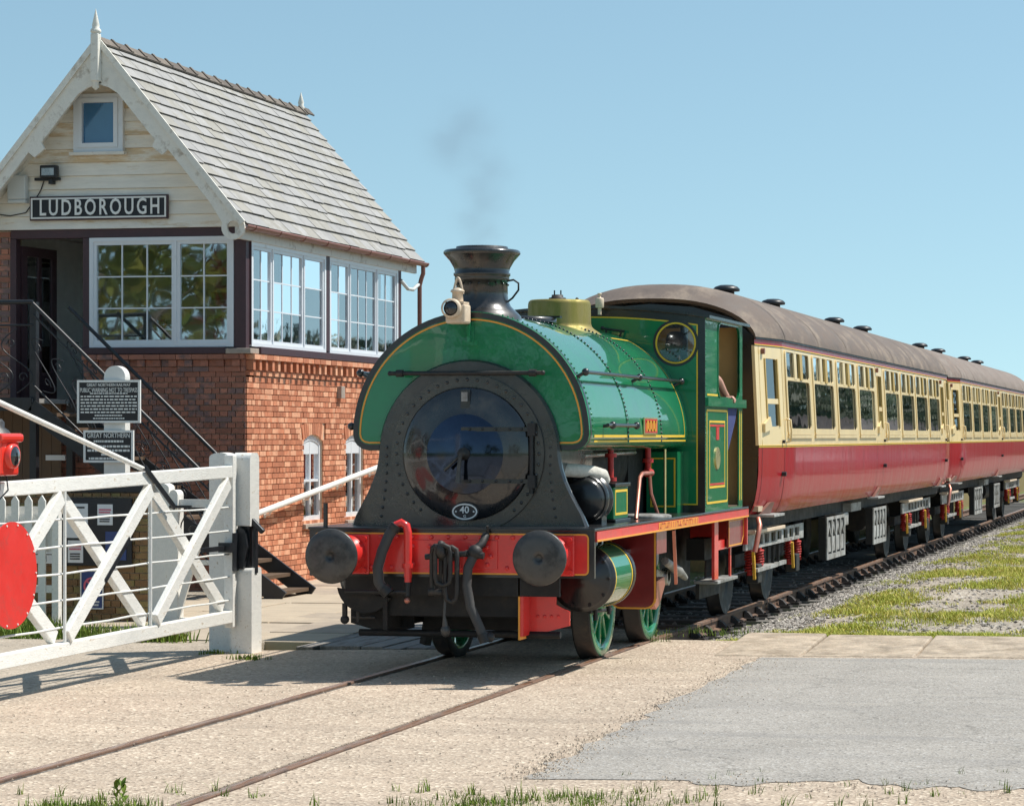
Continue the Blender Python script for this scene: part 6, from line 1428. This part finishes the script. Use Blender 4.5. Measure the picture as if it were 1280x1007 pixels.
for s in (1, -1):
    mb = MB(); m_ = len(zs)
    vs = [(s * cx(y, z), y, z) for y in ys for z in zs]
    mb.add(vs, [(j * m_ + i, (j + 1) * m_ + i, (j + 1) * m_ + i + 1, j * m_ + i + 1) for j in range(len(ys) - 1) for i in range(m_ - 1)], True)
    mb.build('lower_panel', 'coach_red', coach)
    if s > 0:
        F = lambda u, v, w: (cx(u, v) + w, u, v)
        up = MB().plate(rect(29.02, 46.0, 1.952, 3.09), [rrect(a, b, 2.13, 3.06, .05) for a, b in WIN] + [rrect(DOOR[1][2], DOOR[1][3], 2.17, 2.95, .07), rrect(DOOR[2][2], DOOR[2][3], 2.17, 2.95, .07)], F, -.035, 0).build('upper_panel', 'coach_cream', coach)
        MB().plate(rect(CY0, 29.018, 1.952, 3.09), [rrect(DOOR[0][2], DOOR[0][3], 2.17, 2.95, .07)], F, -.035, 0).build('end_panel', 'coach_cream', coach)
        MB().plate(rect(46.002, CY1, 1.952, 3.09), [rrect(TOI[0], TOI[1], 2.13, 3.06, .05)], F, -.035, 0).build('end_panel', 'coach_cream', coach)
        for k, (a, b) in enumerate(WIN + [TOI]):
            fr = MB(); o_ = rrect(a - .045, b + .045, 2.075, 3.075, .07); fr.plate(o_, [rrect(a + .02, b - .02, 2.15, 2.715, .06), rrect(a + .02, b - .02, 2.755, 3.05, .04)], F, .001, .014)
            w = fr.build('window', 'coach_cream', coach)
            MB().prism([(a + .02, 2.15), (b - .02, 2.15), (b - .02, 2.73), (a + .02, 2.73)], F, -.014, -.008).build('pane', 'coach_glass', w)
            MB().prism([(a + .02, 2.74), (b - .02, 2.74), (b - .02, 3.05), (a + .02, 3.05)], F, -.014, -.008).build('ventilator_pane', 'coach_glass', w)
            L = b - a; 
            for (p, q, d) in (((.32, .43, .018), (.55, .66, .026)) if k < 8 else ((.25, .7, .04),)):
                MB().prism(rect(a + L * p, a + L * q, 2.735, 3.045), F, -.004, d).build('sliding_vent', 'coach_yellow' if d > .02 else 'coach_cream', w, bevel=.006)
            MB().prism(rect(a - .05, b + .05, 2.035, 2.07), F, .001, .022).build('sill', 'coach_cream', w)
        for (a, b, c, d) in DOOR:
            do = MB()
            for y in (a, b): do.prism(rect(y - .006, y + .006, 1.952, 3.09), F, .001, .0025)
            do.prism(rect(c - .0, c + .03, 2.17, 2.95), F, -.03, .012); do.prism(rect(d - .03, d, 2.17, 2.95), F, -.03, .0115)
            dd = do.build('door', 'coach_yellow', coach)
            mb = MB()
            for y in (a, b):
                P1 = [(cx(y, z) + .0015, y - .006, z) for z in zs]; mb.strip(P1, [(x, y + .012, z) for x, y, z in P1])
            mb.build('shut_line', 'maroon_timber', dd)
            MB().prism(rect(c + .03, d - .03, 2.48, 2.95), F, -.02, -.015).build('droplight', 'coach_glass', dd); MB().prism(rect(c + .03, d - .03, 2.17, 2.44), F, -.02, -.015).build('droplight', 'coach_glass', dd)
            MB().prism(rect(c + .02, d - .02, 2.43, 2.49), F, -.022, .004).build('droplight_rail', 'coach_cream', dd)
            MB().tube([F(b + .07, 2.26, .0), F(b + .07, 2.25, .05), F(b + .07, 2.12, .06), F(b + .07, 2.0, .05), F(b + .07, 1.99, 0)], .012, 6).build('grab_handle', 'coach_cream', dd)
            MB().cyl(F(b - .08, 1.62, 0), F(b - .08, 1.62, .05), .028, n=8).cyl(F(b - .08, 1.995, 0), F(b - .08, 1.995, .03), .02, n=8).build('door_handle', 'black_iron', dd)
            MB().prism([(a + .02, 2.10), (c + .10, 2.14), (c + .05, 2.28), (a + .02, 2.20)], F, .001, .03).build('hinge', 'coach_cream', dd)
            MB().cyl(F(a + .1, 3.03, 0), F(a + .1, 3.03, .04), .035, n=10).build('ventilator', 'gutter_brown', dd)
            st = MB().box(cx(a, 1.17) - .05, cx(b, 1.17) + .12, a + .04, b - .04, 1.135, 1.165).build('footstep', 'silver_grey', coach, bevel=.006)
            MB().prism([(a + .1, 1.165), (a + .45, 1.165), (a + .42, 1.30), (a + .30, 1.30)], F, .01, .05).build('step_bracket', 'gutter_brown', st)
    else:
        F2 = lambda u, v, w: (-cx(u, v) - w, u, v)
        MB().plate(rect(29.02, 46.46, 1.952, 3.09), [rrect(a, b, 2.13, 3.06, .05) for a, b in WIN], F2, -.035, 0).build('upper_panel', 'coach_cream', coach)
        for (a, b) in ((CY0, 29.02), (46.46, CY1)): MB().prism(rect(a, b, 1.952, 3.09), F2, -.035, 0).build('end_panel', 'coach_cream', coach)
        for a, b in WIN: MB().prism(rect(a, b, 2.13, 3.06), F2, -.02, -.014).build('window', 'coach_glass', coach)
    for (z0, z1, m, h) in ((1.930, 1.938, 'lining_yellow', .004), (1.938, 1.947, 'black_board', .0035), (1.947, 1.955, 'lining_yellow', .004), (3.086, 3.096, 'black_board', .004), (3.096, 3.106, 'lining_yellow', .004), (3.104, 3.165, 'coach_red', .002), (3.16, 3.195, 'black_board', .02)):
        mb = MB(); A = [(s * (cx(y, z0) + h), y, z0) for y in ys]; B = [(s * (cx(y, z1) + h), y, z1) for y in ys]; A2 = [(s * (cx(y, z0) - .03), y, z0) for y in ys]; B2 = [(s * (cx(y, z1) - .03), y, z1) for y in ys]
        mb.strip(A, B, False, False); mb.strip(A, A2, False, False); mb.strip(B, B2, False, False); mb.build('gutter' if h > .01 else 'lining' if z1 - z0 < .03 else 'cantrail', m, coach)
# ends and gangways
for (y, d) in ((CY0, -1), (CY1, 1)):
    q = [(-cx(y, 1.17), 1.17), (cx(y, 1.17), 1.17), (cx(y, 1.4), 1.4), (cx(y, 1.95), 1.95), (cx(y, 3.19), 3.19), (.95, 3.40), (.5, 3.53), (0, 3.57), (-.5, 3.53), (-.95, 3.40), (-cx(y, 3.19), 3.19), (-cx(y, 1.95), 1.95), (-cx(y, 1.4), 1.4)]
    MB().prism([(a, b) for a, b in q], XZ(y), .004 * -d, .03 * -d).build('end_wall', 'loco_black', coach)
    gg = MB()
    for k in range(5): gg.box(-.50 - .03 * (k % 2), .50 + .03 * (k % 2), *sorted((y + d * .05 * k, y + d * .05 * (k + 1))), 1.2 - .02 * (k % 2), 3.2 + .03 * (k % 2))
    gg.build('gangway', 'rubber', coach)
    for x in (-.9, .9):
        bf = MB().lathe([(.12, 0), (.1, d * .12), (.05, d * .13), (.05, d * .22), (.17, d * .225), (.17, d * .25), (.001, d * .262)], (x, y - d * .02, 1.06), 'y', 24).build('buffer', CHS, coach)
MB().box(-1.08, 1.08, CY0 + .02, CY1 - .02, .98, 1.168).build('underframe', CHS, coach)
MB().box(-1.25, 1.25, CY0 + .05, CY1 - .05, 1.20, 1.26).build('floor', 'coach_inside', coach)
for y in (28.99, 36.75, 37.62, 45.05, 46.0): MB().box(-1.30, 1.30, y - .015, y + .015, 1.265, 3.15).build('partition', 'coach_inside', coach)
for (a, b) in zip(WIN, WIN[1:] + [(45.0, 46)]):
    y = (a[1] + b[0]) / 2
    if b[0] - a[1] > .5: y = a[1] + .1
    for x in (-.85, .85): MB().box(x - .45, x + .45, y - .16, y + .16, 1.9, 2.42).box(x - .45, x + .45, y - .42, y + .42, 1.55, 1.70).build('seat', 'seat_cloth', coach, bevel=.04)
# roof: elliptical, ribbed, ends drawn down
def rz(u, y):                                             # u -1..1 across
    k = max(0, (28.7 - y) / .6, (y - 46.78) / .6); k = min(1, k)
    return 3.185 + (.645 - .20 * k * k) * (1 - abs(u) ** 2.45) ** .62
us = [math.sin(PI * (i / 28 - .5)) for i in range(29)]
yr = [CY0 - .04, CY0 + .05, 28.3, 28.5] + [28.7 + (46.78 - 28.7) * i / 60 for i in range(61)] + [47.0, 47.2, CY1 - .05, CY1 + .04]
mb = MB(); nU = len(us)
mb.add([(u * (1.392 - taper(max(CY0, min(CY1, y)))), y, rz(u, y)) for y in yr for u in us], [(j * nU + i, j * nU + i + 1, (j + 1) * nU + i + 1, (j + 1) * nU + i) for j in range(len(yr) - 1) for i in range(nU - 1)], True)
mb.add([(u * (1.392 - taper(CY0)), CY0 - .04, rz(u, CY0)) for u in us] + [(u * (1.36 - taper(CY0)), CY0 + .03, rz(u, CY0) - .04) for u in us], [(i, i + 1, nU + i + 1, nU + i) for i in range(nU - 1)], True)
crf = mb.build('roof', 'coach_roof', coach)
for y in [29.1 + 2.43 * i for i in range(8)]:
    mb = MB(); A = [(u * 1.394, y, rz(u, y) + .004) for u in us]; mb.strip(A, [(x, yy + .035, z) for x, yy, z in A]); mb.build('roof_strap', 'coach_roof', crf)
vm_ = MB().lathe([(.10, -.03), (.10, .035), (.165, .04), (.17, .065), (.14, .095), (.08, .115), (.001, .12)], (0, 0, 0), n=20).mesh('roof_ventilator'); vm_.materials.append(MATS['black_iron'])
for y in (30.75, 34.0, 39.4, 42.5):
    for x in (.36, -.36):
        o = bpy.data.objects.new('roof_ventilator', vm_); COL.objects.link(o); o.parent = crf; o.location = (x, y - 37.74, rz(x / 1.39, y) + .005)
# battery boxes and tanks
for (a, b, z0) in ((33.32, 34.92, .40), (37.78, 39.2, .42)):
    bx2 = MB().box(1.10, 1.20, a, b, z0, .97).build('battery_box', CHS, coach)
    MB().plate(rect(a, b, z0, .97), [rect(a + .09 + (b - a - .1) / 4 * k, a + (b - a - .1) / 4 * (k + 1) + .01, z0 + .07, .93) for k in range(4)], YZ(1.20), .003, .022).build('frame', 'silver_grey', bx2)
    for k in range(4):
        y0 = a + .09 + (b - a - .1) / 4 * k; y1 = a + (b - a - .1) / 4 * (k + 1) + .01
        MB().box(1.203, 1.212, y0 + .015, y1 - .015, z0 + .10, .70).build('panel', 'silver_grey', bx2); MB().prism([(y0, .72), ((y0 + y1) / 2, .90), (y1, .72), (y1 - .03, .72), ((y0 + y1) / 2, .84), (y0 + .03, .72)], YZ(1.205), 0, .01).build('stay', 'silver_grey', bx2)
MB().box(.9, 1.18, 35.1, 35.5, .80, .98).build('junction_box', 'silver_grey', coach, bevel=.01); MB().box(.9, 1.2, 35.6, 36.6, .98, 1.10).build('label_box', 'silver_grey', coach)
MB().lathe([(.22, 40.0), (.22, 41.4)], (.6, 0, .75), 'y', 20).build('vacuum_cylinder', CHS, coach)
MB().tube([(1.24, CY0 + .1, 1.12), (1.28, CY0 - .02, 1.05), (1.26, CY0 - .1, .85), (1.24, CY0 - .12, .75)], .03, 8).build('steam_pipe', 'copper_pipe', coach)
# bogies
def bogie(yc):
    b = MB().box(-.9, .9, yc - .25, yc + .25, .62, .95).box(-.95, -.85, yc - 1.7, yc + 1.7, .55, .70).box(.85, .95, yc - 1.7, yc + 1.7, .55, .70).build('bogie', CHS, coach)
    MB().plate([(yc - 2.0, .76), (yc + 1.95, .76), (yc + 1.95, .95), (yc - 2.0, .93)], [rect(yc - 1.2 + .42 * k, yc - .92 + .42 * k, .80, .91) for k in range(7)], YZ(1.10), 0, .03).build('side_frame', 'silver_grey', b)
    MB().box(1.06, 1.22, yc - 1.85, yc + .1, .945, .985).build('footboard', 'cream_lamp', b, bevel=.006)
    MB().box(1.06, 1.20, yc - 1.6, yc - .3, .50, .54).build('lower_footboard', 'silver_grey', b)
    for dy in (-1.3, 1.3):
        for s in (1, -1):
            w = MB().lathe([(.457, s * .765), (.46, s * .64), (.49, s * .63), (.485, s * .61), (.1, s * .66), (.1, s * .77), (.33, s * .735), (.40, s * .76), (.457, s * .765)], (0, yc + dy, .457), 'x', 32, True, False).build('wheel', 'iron_dark', b)
        ab = MB().box(1.02, 1.17, yc + dy - .12, yc + dy + .12, .36, .58).build('axlebox', 'iron_dark', b, bevel=.015)
        for e in (-.28, .28):
            pts = [(1.10 + .055 * math.cos(t * 1.2), yc + dy + e + .055 * math.sin(t * 1.2), .50 + .006 * t) for t in range(42)]
            MB().tube(pts, .014, 5).build('coil_spring', 'spring_red', b); MB().cyl((1.10, yc + dy + e, .46), (1.10, yc + dy + e, .76), .035, n=10).build('spring_core', 'spring_red', b)
        MB().bar((1.16, yc + dy - .38, .74), (1.16, yc + dy - .30, .42), .03, .05).build('damper', 'bogie_yellow', b)
    for e in (-.35, 0, .35): MB().bar((1.08, yc + e, .76), (1.08, yc + e, .48), .02, .035).build('hanger', 'iron_dark', b)
    MB().bar((1.08, yc - .9, .50), (1.08, yc + .9, .50), .03, .05).build('tie_bar', 'silver_grey', b)
bogie(30.0); bogie(43.9)
c2 = copy_tree(coach); c2.location.y += 19.80; c2['label'] = 'second cream and crimson coach, coupled behind the first and not touching the locomotive'
for o in bpy.data.objects:
    if o.parent == c2 and o.name.startswith('roof') and o.type == 'MESH': o.data = o.data.copy(); o.data.materials[0] = MATS['coach_roof_old']

# ---------------------------------------------------------------- driver in the cab
pr_ = thing('person', (.70, 26.1, FPZ + .03), 'person in blue overalls standing in the cab with one bare arm resting on the sill', 'person')
me = bpy.data.meshes.new('body'); PT = [
 (.72, 26.12, 2.20, .15), (.72, 26.08, 2.42, .16), (.74, 26.00, 2.62, .17), (.75, 25.95, 2.76, .15), (.77, 25.90, 2.86, .065), (.79, 25.86, 2.94, .07),   # 0-5 spine, neck
 (.60, 26.14, 2.06, .10), (.59, 26.12, 1.74, .075), (.60, 26.16, 1.38, .05), (.64, 26.05, 1.335, .045),                                           # 6-9 left leg
 (.86, 26.20, 2.06, .10), (.92, 26.28, 1.74, .075), (.98, 26.42, 1.38, .05), (1.06, 26.36, 1.335, .045),                                           # 10-13 right leg
 (.95, 26.02, 2.74, .075), (1.10, 26.14, 2.70, .055), (1.16, 26.30, 2.66, .048), (1.20, 26.46, 2.52, .036), (1.22, 26.52, 2.475, .034),             # 14-18 right arm
 (.56, 25.92, 2.74, .075), (.48, 25.84, 2.52, .052), (.50, 25.62, 2.40, .042), (.52, 25.50, 2.42, .034)]                                           # 19-22 left arm
ED = [(0, 1), (1, 2), (2, 3), (3, 4), (4, 5), (0, 6), (6, 7), (7, 8), (8, 9), (0, 10), (10, 11), (11, 12), (12, 13), (3, 14), (14, 15), (15, 16), (16, 17), (17, 18), (3, 19), (19, 20), (20, 21), (21, 22)]
off = ORG[pr_.name]; me.from_pydata([(x - off.x, y - off.y, z - off.z) for x, y, z, r in PT], ED, [])
ob = bpy.data.objects.new('body', me); COL.objects.link(ob); ob.parent = pr_; ORG[ob.name] = off
sk = ob.modifiers.new('skin', 'SKIN'); ss = ob.modifiers.new('sub', 'SUBSURF'); ss.levels = 2; ss.render_levels = 2
for v, (x, y, z, r) in zip(me.skin_vertices[0].data, PT): v.radius = (r, r)
me.skin_vertices[0].data[0].use_root = True
dg = bpy.context.evaluated_depsgraph_get(); bm_ = bpy.data.meshes.new_from_object(ob.evaluated_get(dg))
bm_.materials.clear(); bm_.materials.append(MATS['overall_blue']); bm_.materials.append(MATS['skin'])
a1, a2 = Vector(PT[14][:3]) - off, Vector(PT[18][:3]) - off
for p in bm_.polygons:
    c = p.center; p.use_smooth = True
    d1 = (c - a1).dot((a2 - a1).normalized()); near = ((c - a1) - (a2 - a1).normalized() * d1).length
    if (d1 > .16 and near < .16 and c.z > 1.0 and c.x > .30) or c.z > 2.86 - off.z: p.material_index = 1
ob.modifiers.clear(); ob.data = bm_
hd = MB().sphere((.80, 25.84, 3.02), .115, 12, (.82, .9, 1.12)).sphere((.82, 25.735, 3.01), .022, 6).sphere((.695, 25.86, 3.02), .03, 6, (.4, 1, 1.2)).sphere((.905, 25.86, 3.02), .03, 6, (.4, 1, 1.2)).box(.76, .84, 25.742, 25.755, 2.955, 2.965).build('head', 'skin', pr_)
mb = MB(); mb.lathe([(.103, .0), (.108, .05), (.09, .10), (.05, .125), (.001, .13)], (.80, 25.86, 3.03), n=20); mb.build('hair', 'hair_grey', pr_)
for k in range(4):
    q = Vector((1.225, 26.50 + .022 * k, 2.478)); MB().tube([q, q + Vector((.045, .008, .0)), q + Vector((.068, .01, -.03)), q + Vector((.066, .01, -.065 + .008 * abs(k - 1.4)))], [.011, .0105, .010, .008], 7).build('finger', 'skin', pr_)
MB().tube([(1.20, 26.47, 2.475), (1.235, 26.45, 2.470), (1.27, 26.462, 2.465)], [.013, .012, .009], 7).build('thumb', 'skin', pr_)
# rag hanging over the waist rail, second hand by the door
tag(MB().prism([(26.42, 2.36), (26.97, 2.37), (26.86, 2.22), (26.62, 2.02), (26.47, 1.90)], YZ(1.225), 0, .012).build('overall_rag', 'overall_blue'), 'dark blue cloth hanging from the cab waist rail', 'cloth')

# ---------------------------------------------------------------- faint smoke over the chimney
def smoke_mat():
    m = bpy.data.materials.new('smoke'); m.use_nodes = True; MATS['smoke'] = m; nt = m.node_tree; N = nt.nodes; L = nt.links; N.clear()
    out = N.new('ShaderNodeOutputMaterial'); pv_ = N.new('ShaderNodeVolumePrincipled'); pv_.inputs['Color'].default_value = (.30, .30, .36, 1); pv_.inputs['Anisotropy'].default_value = .2
    tc = N.new('ShaderNodeTexCoord'); nz = N.new('ShaderNodeTexNoise'); nz.inputs['Scale'].default_value = 2.2; nz.inputs['Detail'].default_value = 4; L.new(tc.outputs['Object'], nz.inputs['Vector'])
    ln = N.new('ShaderNodeVectorMath'); ln.operation = 'LENGTH'; mp = N.new('ShaderNodeMapping'); mp.inputs['Scale'].default_value = (1 / .62, 1 / .62, 1 / .62); L.new(tc.outputs['Object'], mp.inputs['Vector']); L.new(mp.outputs[0], ln.inputs[0])
    fo = N.new('ShaderNodeMapRange'); fo.interpolation_type = 'SMOOTHSTEP'; fo.inputs[1].default_value = 1; fo.inputs[2].default_value = .15; L.new(ln.outputs['Value'], fo.inputs[0])
    nr = N.new('ShaderNodeMapRange'); nr.inputs[1].default_value = .40; nr.inputs[2].default_value = .75; L.new(nz.outputs['Fac'], nr.inputs[0])
    mu = N.new('ShaderNodeMath'); mu.operation = 'MULTIPLY'; L.new(fo.outputs[0], mu.inputs[0]); L.new(nr.outputs[0], mu.inputs[1])
    m2 = N.new('ShaderNodeMath'); m2.operation = 'MULTIPLY'; m2.inputs[1].default_value = 1.0; L.new(mu.outputs[0], m2.inputs[0]); L.new(m2.outputs[0], pv_.inputs['Density']); L.new(pv_.outputs[0], out.inputs['Volume']); return m
smoke_mat()
sm = thing('smoke', (0, CY, 3.9), 'faint grey smoke drifting up from the locomotive chimney', 'smoke'); sm['kind'] = 'stuff'
for (px, py, s) in ((576, 170, .80), (600, 268, .60), (610, 224, .62), (603, 300, .42)):
    c = on_y(px, py, CY + .1); me = MB().lathe([(max(1e-4, .62 * math.sin(PI * k / 12)), -.62 * math.cos(PI * k / 12)) for k in range(13)], (0, 0, 0), n=20, cap=False).mesh('puff'); me.materials.append(MATS['smoke'])
    o = bpy.data.objects.new('puff', me); COL.objects.link(o); o.parent = sm; o.location = c - Vector((0, CY, 3.9)); o.scale = (s, s, s * .95); o['kind'] = 'stuff'
